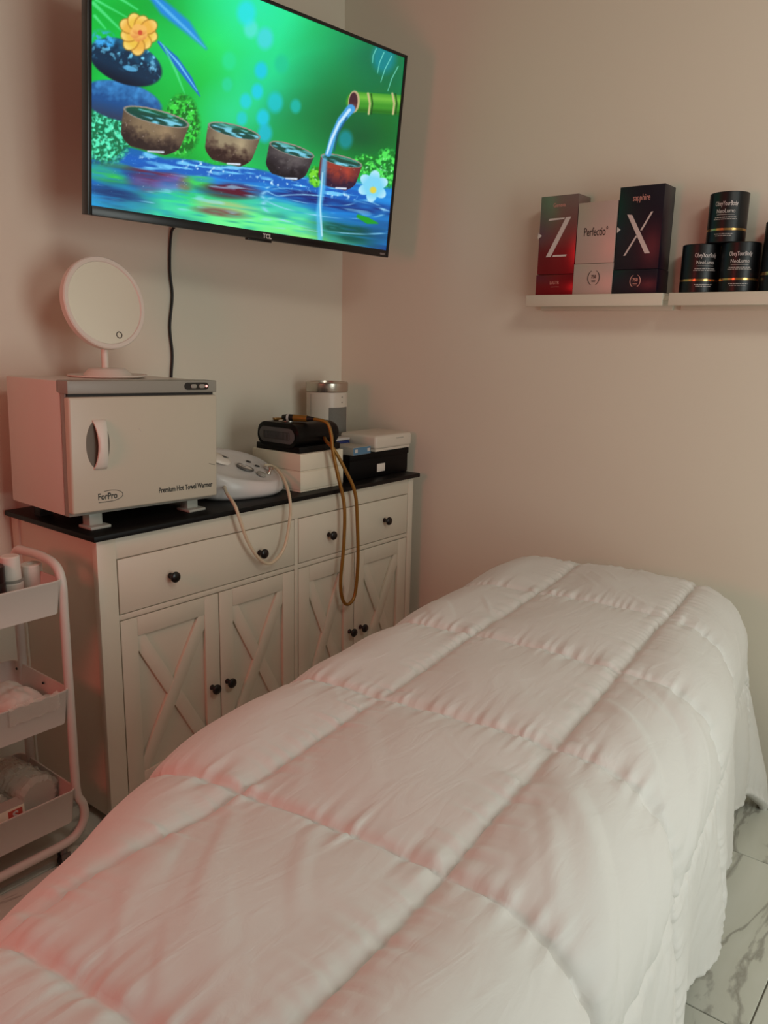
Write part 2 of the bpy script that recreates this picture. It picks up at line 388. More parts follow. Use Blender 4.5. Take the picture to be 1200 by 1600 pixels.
def make_quilt():
    PS, QS = 0.388, 0.34                               # quilting square along and across
    P0, Q0 = 0.015, 0.20                               # one seam of each direction
    p0, p1 = P0-3*PS, P0+4*PS; q0, q1 = Q0-3*QS, Q0+2*QS
    step = 0.0048
    NP = int((p1-p0)/step)+1; NQ = int((q1-q0)/step)+1
    p = np.linspace(p0, p1, NP)[:, None]*np.ones((1, NQ)); q = np.linspace(q0, q1, NQ)[None, :]*np.ones((NP, 1))
    # gentle wander of the sewn lines on the body of the bed
    pw = p + 0.006*vnoise(q*5, p*3, 3); qw = q + 0.006*vnoise(p*4, q*3, 4)
    Rr = 0.165
    hl = 0.262 - 0.185*sstep(p, 0.62, 1.20)             # half width of the flat top, left side narrows at the near end
    hr = 0.244 - 0.060*sstep(-p, -0.05, 0.70)
    ztop = 0.699 + 0.030*sstep(p, 0.80, 1.15) - 0.008*sstep(np.abs(q-0.03), 0.0, 0.3)
    a0, a1 = -0.70, 1.22
    cp = np.clip(p, a0, a1); cq = np.clip(q, -hl, hr)
    ep, eq = p-cp, q-cq; d = np.sqrt(ep*ep+eq*eq); dd = np.maximum(d, 1e-9)
    dp_, dq_ = ep/dd, eq/dd
    corner = 2*np.abs(dp_*dq_)                          # 1 on the diagonal of a hanging corner
    arc = Rr*math.pi/2
    th = np.minimum(d, arc)/Rr
    hang = np.maximum(d-arc, 0)
    out = Rr*np.sin(th) + hang*(0.05+0.24*corner)
    drop = Rr*(1-np.cos(th)) + hang*(1-0.03*corner)
    # soft folds of the hanging part
    along = np.where(np.abs(dq_) > 0.7, p, q)
    fold = (np.sin(along*2*math.pi/0.37 + 1.5*vnoise(along*2, along*0+3, 5)) + 0.6*vnoise(along*9, hang*2, 6))
    out += 0.020*sstep(hang, 0.02, 0.35)*fold*(1-corner)
    A = cp+dp_*out; B = cq+dq_*out; Z = np.maximum(ztop-drop, 0.016)
    hem_wave = 0.014*vnoise(along*7, along*0+1, 8)*sstep(hang, 0.2, 0.38)
    Z = Z + hem_wave
    # normals of the smooth form
    X = np.stack([BC.x+EA.x*A+EB.x*B, BC.y+EA.y*A+EB.y*B, Z], -1)
    tp = np.gradient(X, axis=0); tq = np.gradient(X, axis=1)
    N = np.cross(tp, tq); N /= np.maximum(np.linalg.norm(N, axis=-1, keepdims=True), 1e-9)
    N[N[..., 2] < -0.5] *= -1
    # filled squares with sewn lines between
    fp = np.abs(((pw-P0)/PS+0.5) % 1-0.5)*PS; fq = np.abs(((qw-Q0)/QS+0.5) % 1-0.5)*QS
    def pf(x, w): t = np.minimum(x/w, 1); return 1-(1-t)**2.2
    puff = 0.011*pf(fp, 0.16)*pf(fq, 0.15)
    puff += 0.006*np.minimum(pf(fp, 0.026), pf(fq, 0.026)) + 0.005*np.minimum(1-np.exp(-fp/0.0045), 1-np.exp(-fq/0.0045)) - 0.008
    # gathers running square to each sewn line, dying out away from it
    gp = (0.65*vnoise(q*58, np.floor((pw-P0)/PS+0.5), 11)+0.6*vnoise(q*112, np.floor((pw-P0)/PS+0.5), 13))*np.exp(-fp/0.028)*(1-np.exp(-fp/0.006))
    gq = (0.65*vnoise(p*54, np.floor((qw-Q0)/QS+0.5)+50, 12)+0.6*vnoise(p*104, np.floor((qw-Q0)/QS+0.5)+50, 14))*np.exp(-fq/0.026)*(1-np.exp(-fq/0.006))
    puff += 0.0085*gp + 0.0075*gq
    # loose creases slanting over some of the squares
    u = (p*0.80+q*0.60); v = (-p*0.60+q*0.80)
    cr = vnoise(v*16+0.9*vnoise(u*3, v*3, 22), u*2.6, 21)
    cr = np.maximum(cr-0.12, 0)**1.15 + 0.35*np.maximum(vnoise(v*38+1.4*vnoise(u*5, v*5, 24), u*4.2, 23)-0.25, 0)
    mid = pf(fp, 0.08)*pf(fq, 0.08)
    puff += 0.012*cr*mid*sstep(vnoise(np.floor((p-P0)/PS)*7.3+3, np.floor((q-Q0)/QS)*5.1, 31), -0.6, 0.8)
    puff += 0.0035*vnoise(p*9, q*9, 41)*mid
    # rolled edge at the hem
    edge = np.minimum(np.minimum(p-p0, p1-p), np.minimum(q-q0, q1-q))
    puff += 0.006*np.exp(-((edge-0.012)/0.010)**2) - 0.016*np.exp(-edge/0.006)
    X = X + N*puff[..., None]
    V = X.reshape(-1, 3)
    idx = np.arange(NP*NQ).reshape(NP, NQ)
    F = np.stack([idx[:-1, :-1], idx[1:, :-1], idx[1:, 1:], idx[:-1, 1:]], -1).reshape(-1, 4)
    me = bpy.data.meshes.new('comforter')
    me.from_pydata(V.tolist(), [], F.tolist()); me.update()
    o = obj('comforter', me, M['quilt'], smooth=80, origin=bed(0.2, 0, 0))
    s = o.modifiers.new('thickness', 'SOLIDIFY'); s.thickness = 0.010; s.offset = -1
    tag(o, 'white quilted comforter with large sewn squares draped over the massage table', 'comforter')
make_quilt()

# ------------------------------------------------------------------ sideboard
SX0, SX1, SY, SZ = -1.464, -0.064, -0.471, 0.85
BY = -0.451                                            # face of doors and drawers
sb = thing('sideboard', ((SX0+SX1)/2, -0.24, 0), 'white farmhouse sideboard with black top, crossed doors and black knobs', 'sideboard')
obj('top', bx(SX0, SX1, SY, -0.008, SZ-0.015, SZ, bev=0.002), M['black_top'], sb)
X0, X1 = SX0+0.016, SX1-0.018
zt = SZ-0.015
for x0, x1 in ((X0, -1.392), (-0.113, X1)):
    obj('stile', bx(x0, x1, BY-0.002, BY+0.02, 0.0, zt, bev=0.002), M['white_wood'], sb)
for x0, x1 in ((X0, X0+0.03), (X1-0.03, X1)):
    obj('back_leg', bx(x0, x1, -0.05, -0.012, 0.0, zt, bev=0.002), M['white_wood'], sb)
for x0, x1 in ((X0+0.006, X0+0.022), (X1-0.022, X1-0.006)):
    obj('side_panel', bx(x0, x1, BY+0.02, -0.05, 0.03, zt), M['white_wood'], sb, smooth=0)
obj('top_rail', bx(-1.392, -0.113, BY, BY+0.018, 0.7735, zt, bev=0.001), M['white_wood'], sb)
obj('center_stile', bx(-0.7295, -0.7145, BY, BY+0.018, 0.05, 0.7735, bev=0.001), M['white_wood'], sb)
for x0, x1 in ((-1.392, -0.7295), (-0.7145, -0.113)):
    obj('middle_rail', bx(x0, x1, BY, BY+0.018, 0.6015, 0.6165, bev=0.001), M['white_wood'], sb)
    obj('bottom_rail', bx(x0, x1, BY, BY+0.018, 0.05, 0.075, bev=0.001), M['white_wood'], sb)
obj('back_panel', bx(X0+0.022, X1-0.022, -0.020, -0.012, 0.04, zt), M['white_wood'], sb, smooth=0)
obj('inner_divider', bx(X0+0.022, X1-0.022, BY+0.045, -0.020, 0.05, 0.066), M['white_wood'], sb, smooth=0)
KNOB = [(0, 0), (0.0085, 0.0), (0.0085, 0.003), (0.0055, 0.006), (0.0055, 0.014), (0.011, 0.018), (0.0155, 0.022), (0.0155, 0.026), (0.013, 0.029), (0, 0.0295)]
def knob(x, z, y, parent):
    obj('knob', lathe(nb(), KNOB, n=24, mtx=FRONT(x, y, z)), M['black_knob'], parent, smooth=50, label='small black round knob')
for x0, x1, ks in ((-1.3885, -0.7325, (-1.224, -0.887)), (-0.7115, -0.1165, (-0.566, -0.259))):
    dr = obj('drawer', bx(x0, x1, BY-0.001, BY+0.035, 0.6195, 0.7705, bev=0.0015), M['white_wood'], sb)
    for k in ks: knob(k, 0.692, BY-0.001, dr)
def door(x0, x1, kx):
    z0, z1 = 0.078, 0.5985; sw = 0.052; y = BY
    d = obj('door', bx(x0, x1, y+0.012, y+0.024, z0, z1, bev=0.001), M['white_wood'], sb)
    for a, c in ((x0, x0+sw), (x1-sw, x1)):
        obj('door_stile', bx(a, c, y, y+0.0119, z0, z1, bev=0.0012), M['white_wood'], d)
    for a, c in ((z0, z0+0.055), (z1-0.055, z1)):
        obj('door_rail', bx(x0+sw, x1-sw, y, y+0.0119, a, c, bev=0.0012), M['white_wood'], d)
    # crossed boards, mitred into the corners of the opening
    ix0, ix1, iz0, iz1 = x0+sw, x1-sw, z0+0.055, z1-0.055
    hw = 0.040; w, h = ix1-ix0, iz1-iz0; L = math.hypot(w, h); sxx = hw/2*L/h; szz = hw/2*L/w
    for k, flip in ((0, False), (1, True)):
        poly = [(ix0, iz0), (ix0+sxx, iz0), (ix1, iz1-szz), (ix1, iz1), (ix1-sxx, iz1), (ix0, iz0+szz)]
        if flip: poly = [(ix0+ix1-px, pz) for px, pz in poly]
        yb = y + (0.0022 if k == 0 else 0.0034)
        obj('cross_board', prism(nb(), [(px, pz) for px, pz in poly], 0.0119-(yb-y)+0.0002, FRONT(0, y+0.0119, 0), bev=0.0008), M['white_wood'], d)
    knob(kx, 0.305, BY, d)
door(-1.3885, -1.0545, -1.087); door(-1.0505, -0.7325, -1.027)
door(-0.7115, -0.4270, -0.450); door(-0.4230, -0.1165, -0.388)

# ------------------------------------------------------------------ towel warmer (own frame: front left bottom corner of its door)
W, D, H = 0.4551, 0.33, 0.3454
WO = (-1.4872, -0.4196, 0.8931)
tw = thing('towel_warmer', WO, 'white hot towel warmer cabinet with grey top panel standing on the sideboard', 'towel warmer', rot=(0, R(1.38), R(-1.56)))
Wm = MATRIX[tw.name]
def wobj(name, bm, m, parent=tw, **k): return obj(name, bm, m, parent, world=False, **k)
wobj('housing', bx(0.0, W, 0.045, D, 0.0, H-0.0005, bev=0.006), M['warmer_side'])
wobj('front_frame', bx(0.002, W-0.002, 0.024, 0.046, 0.0, H-0.02, bev=0.003), M['warmer_grey'])
wobj('top_panel', bx(0.0, W+0.002, 0.004, 0.060, 0.3135, H+0.001, bev=0.003), M['warmer_grey'], label='grey control strip along the top front')
wobj('door_gap_shade', bx(0.006, W-0.004, 0.015, 0.03, 0.296, 0.318), M['shade_strip'], smooth=0)  # dark strip standing in for the shade between door and top panel
dr = wobj('door', bx(0.0, W, 0.0, 0.026, 0.0101, 0.306, bev=0.006, seg=3), M['warmer_white'])
# handle: flat dark oval painting the shade of its recess, strap over it
hx, hz = 0.071, 0.185
b = nb(); prism(b, [(0.033*math.cos(t*math.pi/24), 0.063*math.sin(t*math.pi/24)) for t in range(48)], 0.0012, FRONT(hx+0.004, 0.0006, hz))
hollow_shade = wobj('handle_hollow_shade', b, M['hollow_shade'], dr)
b = nb(); N = 16; t = nb(); rows = []
for i in range(N+1):
    s = -1+2*i/N; z = hz+s*0.064; y = -0.020*(1-s*s)**0.8-0.001; hw = 0.0125+0.006*s*s
    rows.append([t.verts.new((hx+0.008+dx*hw, y+dy, z)) for dx, dy in ((-1, 0.0045), (-1, 0), (-0.6, -0.003), (0.6, -0.003), (1, 0), (1, 0.0045))])
for a, c in zip(rows[:-1], rows[1:]):
    for k in range(6): t.faces.new((a[k], a[(k+1) % 6], c[(k+1) % 6], c[k]))
t.faces.new(rows[0]); t.faces.new(rows[-1]); merge(b, t)
wobj('handle', b, M['cream_plastic'], dr, smooth=60)
def wtext(name, s, size, x, z, m, width, **k):
    me = text_mesh(s, size, width, **k); me.transform(FRONT(x, -0.0002, z)); return obj(name, me, m, dr, world=False, smooth=0)
wtext('lettering', 'Premium Hot Towel Warmer', 0.0205, 0.345, 0.046, M['print_black'], 0.183, bold=0.0005)
wtext('logo_lettering', 'ForPro', 0.024, 0.098, 0.048, M['print_black'], 0.055, bold=0.0004)
b = nb()
tube(b, [FRONT(0.106, -0.0004, 0.049) @ Vector((0.036*math.cos(R(a)), 0.0145*math.sin(R(a)), 0)) for a in range(-78, 125, 8)], 0.0007, 6)
box(b, 0.071, 0.112, -0.0008, 0.0, 0.0335, 0.0350)
wobj('logo_outline', b, M['print_black'], dr)
for x0, z0, x1, z1, m in ((0.425, 0.108, 0.436, 0.105, 'print_black'), (0.437, 0.105, 0.446, 0.103, 'print_black'), (0.195, 0.222, 0.202, 0.212, 'print_white')):
    wobj('scuff_mark', tube(nb(), [(x0, -0.0002, z0), (x1, -0.0002, z1)], 0.0006, 5), M[m], dr)
b = nb(); prism(b, rrect(0.082, 0.020, 0.0099, cx=0.386, cy=0.331), 0.0022, FRONT(0, 0.0045, 0))
cp_ = wobj('control_panel', b, M['panel_black'])
for cx in (0.375, 0.403):
    b = nb(); prism(b, rrect(0.020, 0.011, 0.005, cx=cx, cy=0.331), 0.003, FRONT(0, 0.003, 0), bev=0.0008); wobj('button', b, M['warmer_grey'], cp_)
b = nb(); lathe(b, [(0, 0), (0.0035, 0), (0.0028, 0.0016), (0, 0.0022)], n=14, mtx=FRONT(0.4195, 0.0024, 0.331)); wobj('indicator_light', b, M['led'], cp_)
# feet reach down to the sideboard top
for fx, fy, m in ((0.085, 0.058, M['clear_foot']), (0.395, 0.058, M['clear_foot']), (0.065, 0.285, M['rubber']), (0.395, 0.285, M['rubber'])):
    top = Wm @ Vector((fx, fy, 0.004)); b = nb()
    box(b, top.x-0.019, top.x+0.019, top.y-0.017, top.y+0.017, SZ+0.006, top.z, bev=0.002)
    if m is M['clear_foot']: box(b, top.x-0.030, top.x+0.030, top.y-0.040, top.y+0.020, SZ, SZ+0.008, bev=0.002)
    else: box(b, top.x-0.019, top.x+0.019, top.y-0.017, top.y+0.017, SZ, SZ+0.008)
    obj('foot', b, m, tw)

# ------------------------------------------------------------------ vanity mirror on the warmer
MX, MY = -1.232, -0.205
mz = (Wm @ Vector((0.255, 0.215, H-0.0005))).z + 0.0015
vm = thing('vanity_mirror', (MX, MY, mz), 'round white tabletop mirror with stem standing on the towel warmer', 'mirror')
b = nb(); lathe(b, [(0, 0), (0.100, 0), (0.108, 0.004), (0.108, 0.0075), (0.104, 0.0075), (0.098, 0.005), (0.055, 0.006), (0, 0.006)], (MX, MY, mz), 56); obj('base_tray', b, M['cream_plastic'], vm)
b = nb(); lathe(b, [(0, 0.004), (0.068, 0.004), (0.062, 0.012), (0.052, 0.022), (0.046, 0.025), (0, 0.026)], (MX, MY, mz), 48); obj('base', b, M['cream_plastic'], vm)
MC = Vector((-1.227, -0.200, 1.437))
b = nb(); lathe(b, [(0, 0.02), (0.0095, 0.02), (0.0095, 0.13), (0, 0.13)], (MX, MY+0.010, mz), 20); obj('stem', b, M['cream_plastic'], vm)
# disc frame: local z looks out of the mirror
n = Vector((0.02, -1.0, 0.16)).normalized(); xx = Vector((0, 0, 1)).cross(n).normalized(); yy = n.cross(xx)
mm = frame_mtx(MC, xx, yy, n)
RO, RI = 0.128, 0.112
b = nb(); lathe(b, [(RI, 0.004), (RI+0.003, 0.009), (RO-0.003, 0.009), (RO, 0.006), (RO, -0.012), (RO-0.004, -0.016), (0, -0.018)], n=72, mtx=mm); obj('mirror_frame', b, M['cream_plastic'], vm, smooth=40)
b = nb(); lathe(b, [(0, 0.0055), (RI+0.0015, 0.0055), (RI+0.0015, 0.002), (0, 0.002)], n=72, mtx=mm); obj('mirror_glass', b, M['mirror'], vm)
b = nb(); tube(b, [mm @ Vector((0.030+0.0085*math.cos(R(a)), -0.088+0.0085*math.sin(R(a)), 0.0058)) for a in range(0, 360, 15)], 0.0013, 6, closed=True); tr = obj('touch_switch', b, M['ring_black'], vm)

# ------------------------------------------------------------------ television
TVW, TVH = 1.11, 0.648
TVC = Vector((-0.765, -0.377, 1.970))
tvm = Matrix.Translation(TVC) @ Matrix.Rotation(R(-6.44), 4, 'Z') @ Matrix.Rotation(R(5.57), 4, 'X') @ Matrix.Rotation(R(0.85), 4, 'Y')
# tv frame axes: x right, z up, -y towards the viewer
tv = thing('television', (TVC.x, TVC.y, TVC.z), 'large flat black television showing a green zen water picture on the wall', 'television')
def tvb(*a, **k): return bx(*a, mtx=tvm, **k)
BL, BT, BB = 0.012, 0.010, 0.024
b = nb(); y0, y1 = -0.003, 0.030
for x0, x1, z0, z1 in ((-TVW/2, -TVW/2+BL, -TVH/2, TVH/2), (TVW/2-BL, TVW/2, -TVH/2, TVH/2), (-TVW/2+BL, TVW/2-BL, TVH/2-BT, TVH/2), (-TVW/2+BL, TVW/2-BL, -TVH/2, -TVH/2+BB)):
    box(b, x0, x1, y0, y1, z0, z1, bev=0.0015, mtx=tvm)
obj('bezel', b, M['tv_black'], tv)
obj('back_shell', tvb(-TVW/2+0.006, TVW/2-0.006, 0.010, 0.034, -TVH/2+0.004, TVH/2-0.004, bev=0.006), M['tv_black'], tv)
obj('electronics_housing', tvb(-0.40, 0.40, 0.034, 0.072, -TVH/2+0.02, 0.06, bev=0.02, seg=3), M['tv_black'], tv)
obj('status_light_bar', tvb(-0.045, 0.045, 0.004, 0.022, -TVH/2-0.006, -TVH/2+0.001, bev=0.002), M['tv_black'], tv)
text('lettering', 'TCL', 0.018, tvm @ FRONT(0.020, -0.0034, -TVH/2+0.011), M['print_white'], tv, width=0.034, bold=0.0008)
text('corner_lettering', 'QLED', 0.008, tvm @ FRONT(TVW/2-0.032, -0.0034, -TVH/2+0.010), M['print_silver'], tv, width=0.022)
# articulated wall arm behind it
b = nb(); box(b, -0.86, -0.66, -0.018, -0.0005, 1.84, 2.12, bev=0.004); obj('wall_plate', b, M['tv_black'], tv)
b = nb()
for z in (1.93, 2.03): tube(b, [(-0.76, -0.015, z), (-0.60, -0.13, z), (-0.59, -0.16, z), (-0.75, -0.295, z)], 0.016, 8)
obj('mount_arm', b, M['tv_black'], tv)

def paint(X, Y):
    """the picture on the screen; X, Y are picture coordinates, colours in display space 0..255"""
    n = X.shape; C = np.zeros(n+(3,))
    def put(mask, col):
        m = np.clip(mask, 0, 1)[..., None]; c = np.asarray(col, float)
        C[:] = C*(1-m)+c*m
    def ell(cx, cy, rx, ry, ang=0, soft=0.06):
        a = R(ang); dx, dy = X-cx, Y-cy
        u = (dx*math.cos(a)+dy*math.sin(a))/rx; v = (-dx*math.sin(a)+dy*math.cos(a))/ry
        r = np.sqrt(u*u+v*v); return np.clip((1+soft-r)/(2*soft), 0, 1), u, v
    def line(pts, w, soft=1.0):
        m = np.zeros(n)
        for (ax, ay, aw), (bx_, by_, bw) in zip(pts[:-1], pts[1:]):
            dx, dy = bx_-ax, by_-ay; t = np.clip(((X-ax)*dx+(Y-ay)*dy)/(dx*dx+dy*dy), 0, 1)
            dist = np.hypot(X-ax-t*dx, Y-ay-t*dy); ww = (aw+(bw-aw)*t)*w
            m = np.maximum(m, np.clip((ww+soft-dist)/(2*soft), 0, 1))
        return m
    def ns(q, k=0): return 0.62*(vnoise((X*.8+Y*.6)/q, (Y*.8-X*.6)/q, 60+k)+vnoise((X*.3-Y*.95)/q*1.3, (Y*.3+X*.95)/q*1.3, 160+k)+0.5*vnoise((X*.6+Y*.8)/q*2.3, (Y*.6-X*.8)/q*2.3, 260+k))
    # blurred garden
    C[:] = (4, 158, 52)
    t = np.clip(0.5+0.7*ns(90, 1)+0.3*ns(45, 2), 0, 1)[..., None]
    C[:] = C*(1-t)+np.array((14, 214, 76))*t
    for cx, cy, rx, ry, col, k in ((400, 50, 110, 90, (40, 245, 165), .9), (470, 75, 70, 60, (20, 225, 120), .7), (330, 120, 60, 70, (24, 222, 80), .7), (420, 160, 60, 80, (20, 215, 175), .6),
            (580, 90, 80, 70, (0, 112, 78), .85), (530, 175, 70, 55, (0, 100, 48), .8), (480, 215, 60, 45, (0, 120, 60), .7), (615, 140, 40, 80, (0, 100, 70), .7),
            (330, 30, 60, 40, (30, 232, 96), .6), (290, 150, 45, 55, (8, 170, 54), .6), (360, 180, 36, 36, (40, 220, 150), .7),
            (605, 195, 26, 40, (16, 120, 30), .6), (200, 20, 90, 40, (4, 150, 40), .6), (440, 235, 46, 30, (10, 165, 84), .6), (565, 215, 50, 30, (0, 66, 40), .6), (395, 10, 60, 40, (30, 235, 190), .6)):
        m, u, v = ell(cx, cy, rx, ry, 0, 0.85); put(m*k, col)
    for cx, cy, r, col in ((408, 110, 11, (0, 200, 255)), (402, 143, 10, (10, 205, 255)), (384, 158, 10, (20, 210, 240)), (430, 160, 13, (0, 200, 225)), (411, 184, 11, (0, 205, 255)),
            (414, 60, 14, (70, 215, 240)), (392, 45, 12, (90, 230, 225)), (385, 20, 16, (30, 225, 245)), (462, 166, 9, (0, 190, 190)), (355, 132, 9, (30, 215, 160)), (358, 95, 12, (30, 225, 150)), (414, 208, 12, (10, 190, 235)), (540, 218, 12, (0, 150, 170)), (378, 185, 9, (20, 205, 220)), (440, 100, 12, (10, 200, 150)), (600, 90, 20, (0, 140, 160))):
        m, u, v = ell(cx, cy, r*0.9, r*1.2, 0, 0.30); put(m*0.75, col)
    # leaves
    put(line([(230, -15, 5), (258, 14, 10), (290, 40, 9), (322, 76, 1)], 1, 3)*0.9, (30, 135, 235))
    put(line([(232, -12, 1.2), (262, 18, 2.4), (296, 50, 2), (320, 74, .5)], 1, 1.5)*0.7, (110, 200, 250))
    put(line([(248, 66, 2), (272, 92, 6), (296, 124, 5), (312, 150, .8)], 1, 1.2), (20, 110, 200))
    put(line([(250, 66, .5), (280, 100, 1.6), (308, 142, .6)], 1, .8)*0.8, (130, 220, 255))
    put(line([(255, 70, 1), (275, 112, 2), (290, 150, .6)], 1, 1)*0.7, (90, 230, 150))
    for x0, y0, x1, y1, w in ((146, 5, 190, 48, 3), (150, 0, 200, 28, 2), (148, 25, 165, 45, 2.4), (160, -20, 215, 15, 3)):
        put(line([(x0, y0, w), (x1, y1, w*.4)], 1, 1.4)*0.8, (90, 235, 140))
    for x0, y0, x1, y1 in ((588, 76, 582, 98), (600, 82, 590, 114), (612, 88, 595, 128), (622, 104, 606, 142)):
        put(line([(x0, y0, .7), ((x0+x1)/2-2, (y0+y1)/2, .7), (x1, y1, .5)], 1, .7)*0.8, (150, 235, 215))
    # water
    yw = 232+(X-146)*0.118+3*ns(40, 5)
    w = np.clip((Y-yw)/8, 0, 1)
    S = Y-X*0.135                                        # water lines run with the picture
    fl = vnoise((X+3)/70, S/9, 71)+0.5*vnoise(X/33+9, S/5.5, 75); f2 = vnoise(X/26, S/3.2, 72)
    base = np.zeros(n+(3,)); base[:] = (14, 112, 200)
    def wet(mask, col):
        nonlocal base
        m = np.clip(mask, 0, 1)[..., None]; base = base*(1-m)+np.asarray(col, float)*m
    wet(np.clip(.45+fl*.9, 0, 1)*.8, (34, 150, 235))
    wet(np.clip((-fl-.45)*2.2, 0, 1)*.6, (8, 34, 96))
    for cx, cy, rx, ry, ang, col, k in ((330, 338, 150, 38, 8, (46, 232, 130), 1), (420, 358, 130, 32, 8, (110, 246, 150), 1), (250, 330, 60, 18, 9, (60, 215, 170), .8), (330, 305, 60, 14, 8, (40, 200, 120), .7), (480, 375, 70, 14, 8, (130, 240, 130), .9), (440, 325, 60, 12, 8, (70, 215, 190), .7),
            (165, 274, 34, 12, 18, (50, 200, 70), .9), (180, 255, 36, 9, 12, (60, 130, 80), .7), (245, 273, 42, 15, 10, (104, 30, 58), .95), (226, 288, 26, 12, 12, (104, 66, 130), .7), (270, 286, 26, 12, 0, (120, 120, 215), .7), (290, 288, 12, 12, 0, (130, 110, 70), .7),
            (312, 284, 20, 11, 6, (60, 220, 84), .9), (360, 298, 42, 11, 4, (86, 8, 40), 1), (352, 322, 44, 8, 8, (176, 196, 130), .8), (345, 332, 40, 6, 8, (124, 60, 66), .8),
            (195, 312, 46, 18, 12, (30, 80, 150), .8), (172, 300, 40, 9, 14, (14, 44, 100), .7), (480, 306, 56, 9, 5, (20, 26, 104), .9), (545, 322, 70, 9, 6, (18, 30, 104), .8), (545, 362, 56, 20, 8, (10, 78, 70), .9), (560, 345, 60, 8, 7, (40, 130, 220), .7), (600, 360, 26, 26, 0, (16, 90, 150), .7)):
        m, u, v = ell(cx, cy, rx, ry, ang, 0.40); wet(m*k*np.clip(0.85+0.5*f2, .35, 1), col)
    wet(np.clip((f2-0.50)*3.2, 0, 1)*.65*np.clip(.4+fl, 0, 1), (150, 225, 250))
    C[:] = C*(1-w[..., None])+base*w[..., None]
    for cx, cy, rx, ry in ((478, 296, 46, 8), (486, 305, 70, 13), (505, 318, 96, 20), (470, 291, 26, 4), (520, 335, 110, 27)):
        m, u, v = ell(cx, cy, rx, ry, 8, 0.02); r = np.sqrt(u*u+v*v)
        put(np.clip(1-np.abs(r-1)/0.06, 0, 1)*np.clip(.7+f2, 0, 1)*.85, (150, 215, 250))
    put(line([(560, 338, 3), (575, 345, 5), (590, 349, 1)], 1, 1), (30, 160, 40))
    # wet blue slabs under the bowls
    for cx, cy, rx, ry, ang in ((215, 248, 60, 14, 16), (300, 262, 50, 12, 8), (375, 272, 56, 12, 6), (462, 286, 50, 10, 6), (535, 303, 44, 9, 6)):
        m, u, v = ell(cx, cy, rx, ry, ang, 0.12); put(m*0.9, (14, 92, 190)); put(m*np.clip((f2-.15)*2.2, 0, 1), (110, 200, 250))
    for cx, cy, rx, ry in ((310, 260, 34, 9), (345, 268, 40, 8), (425, 282, 30, 8), (205, 246, 30, 5), (455, 290, 30, 5), (525, 304, 40, 5)):
        m, u, v = ell(cx, cy, rx, ry, 8, 0.5); put(m*np.clip(ns(5, 44)*2.0-.7, 0, 1), (190, 232, 255))
    # moss
    for cx, cy, rx, ry, c0, c1 in ((166, 204, 40, 50, (10, 110, 70), (90, 240, 190)), (284, 196, 28, 46, (6, 110, 30), (60, 220, 70)), (572, 256, 22, 15, (10, 120, 40), (90, 235, 90)), (606, 262, 20, 30, (10, 120, 40), (80, 230, 90)), (494, 276, 12, 16, (40, 140, 20), (120, 220, 50))):
        m, u, v = ell(cx, cy, rx, ry, 0, 0.14); m = np.clip(m*1.0+.5*m*(1-m)*ns(4, 43)*4, 0, 1); put(m, c0); put(m*np.clip(.42+1.5*ns(4.6, 41), 0, 1), c1); put(m*np.clip(ns(3.4, 42)*1.6-.9, 0, 1)*.8, (190, 255, 220))
    # stones
    m, u, v = ell(190, 158, 64, 30, 14, .05); put(m, (24, 78, 140)); put(m*np.clip(-v*.9+.1+.4*ns(7, 8), 0, 1)*.8, (70, 160, 230)); put(m*np.clip(v*1.2-.2, 0, 1)*.8, (50, 50, 70))
    m, u, v = ell(196, 97, 60, 33, 22, .04); put(m, (8, 44, 72)); put(m*np.clip(-v*1.1-.1+.5*ns(9, 9), 0, 1)*.8, (26, 110, 150)); put(m*np.clip((ns(6, 10)-.35)*3, 0, 1)*np.clip(.5-v, 0, 1), (120, 205, 240)); put(m*np.clip(v-.35, 0, 1)*1.4, (2, 14, 34))
    m, u, v = ell(162, 62, 18, 14, 20, .3); put(m*np.clip(.5+ns(5, 11), 0, 1), (60, 170, 240))
    m, u, v = ell(203, 107, 11, 4, 14, .2); put(m*.8, (100, 190, 240)); m, u, v = ell(238, 104, 6, 12, -14, .3); put(m*.7*np.clip(.5+ns(4, 12), 0, 1), (130, 210, 250))
    # yellow flower
    for k in range(9):
        a = R(k*40+12); rr_ = (17, 14, 19)[k % 3]; m, u, v = ell(216+rr_*math.cos(a), 52+rr_*1.12*math.sin(a), 14, 11.5, k*40+12, .14); put(m, (176, 120, 40))
        m, u, v = ell(216+rr_*math.cos(a), 52+rr_*1.12*math.sin(a), 12.5, 10, k*40+12, .10)
        put(m, (238, 196-8*(k % 3), 74)); put(m*np.clip(u*1.2-.2, 0, 1)*.7, (255, 232, 150)); put(m*np.clip(-u-.3, 0, 1)*.6, (226, 150, 60))
    for k in range(5):
        a = R(k*72+30); m, u, v = ell(217+6*math.cos(a), 51+6*math.sin(a), 8, 8, 0, .15); put(m, (244, 186, 96)); put(m*np.clip(v, 0, 1)*.7, (214, 120, 60))
    m, u, v = ell(219, 51, 3.4, 4, 0, .3); put(m, (206, 80, 50))
    # bowls
    def bowl(x0, y0, x1, y1, h, c_hi, c_lo, sq=.36):
        cx, cy = (x0+x1)/2, (y0+y1)/2; L = math.hypot(x1-x0, y1-y0)/2; ang = math.degrees(math.atan2(y1-y0, x1-x0))
        a = R(ang); u = ((X-cx)*math.cos(a)+(Y-cy)*math.sin(a))/L; v = (Y-cy-(X-cx)*math.tan(a)*1.0)/h
        prof = (1-.16*np.clip(v, 0, 1)**1.4)*(1-.42*np.clip((v-.62)/.38, 0, 1)**2.2)
        body = np.clip((prof-np.abs(u))/.03, 0, 1)*np.clip((v+.02)/.03, 0, 1)*np.clip((1.0-v)/.05, 0, 1)
        put(body, c_hi); tx = np.clip(.5+.9*ns(12, 20)+.5*ns(5, 21), 0, 1)
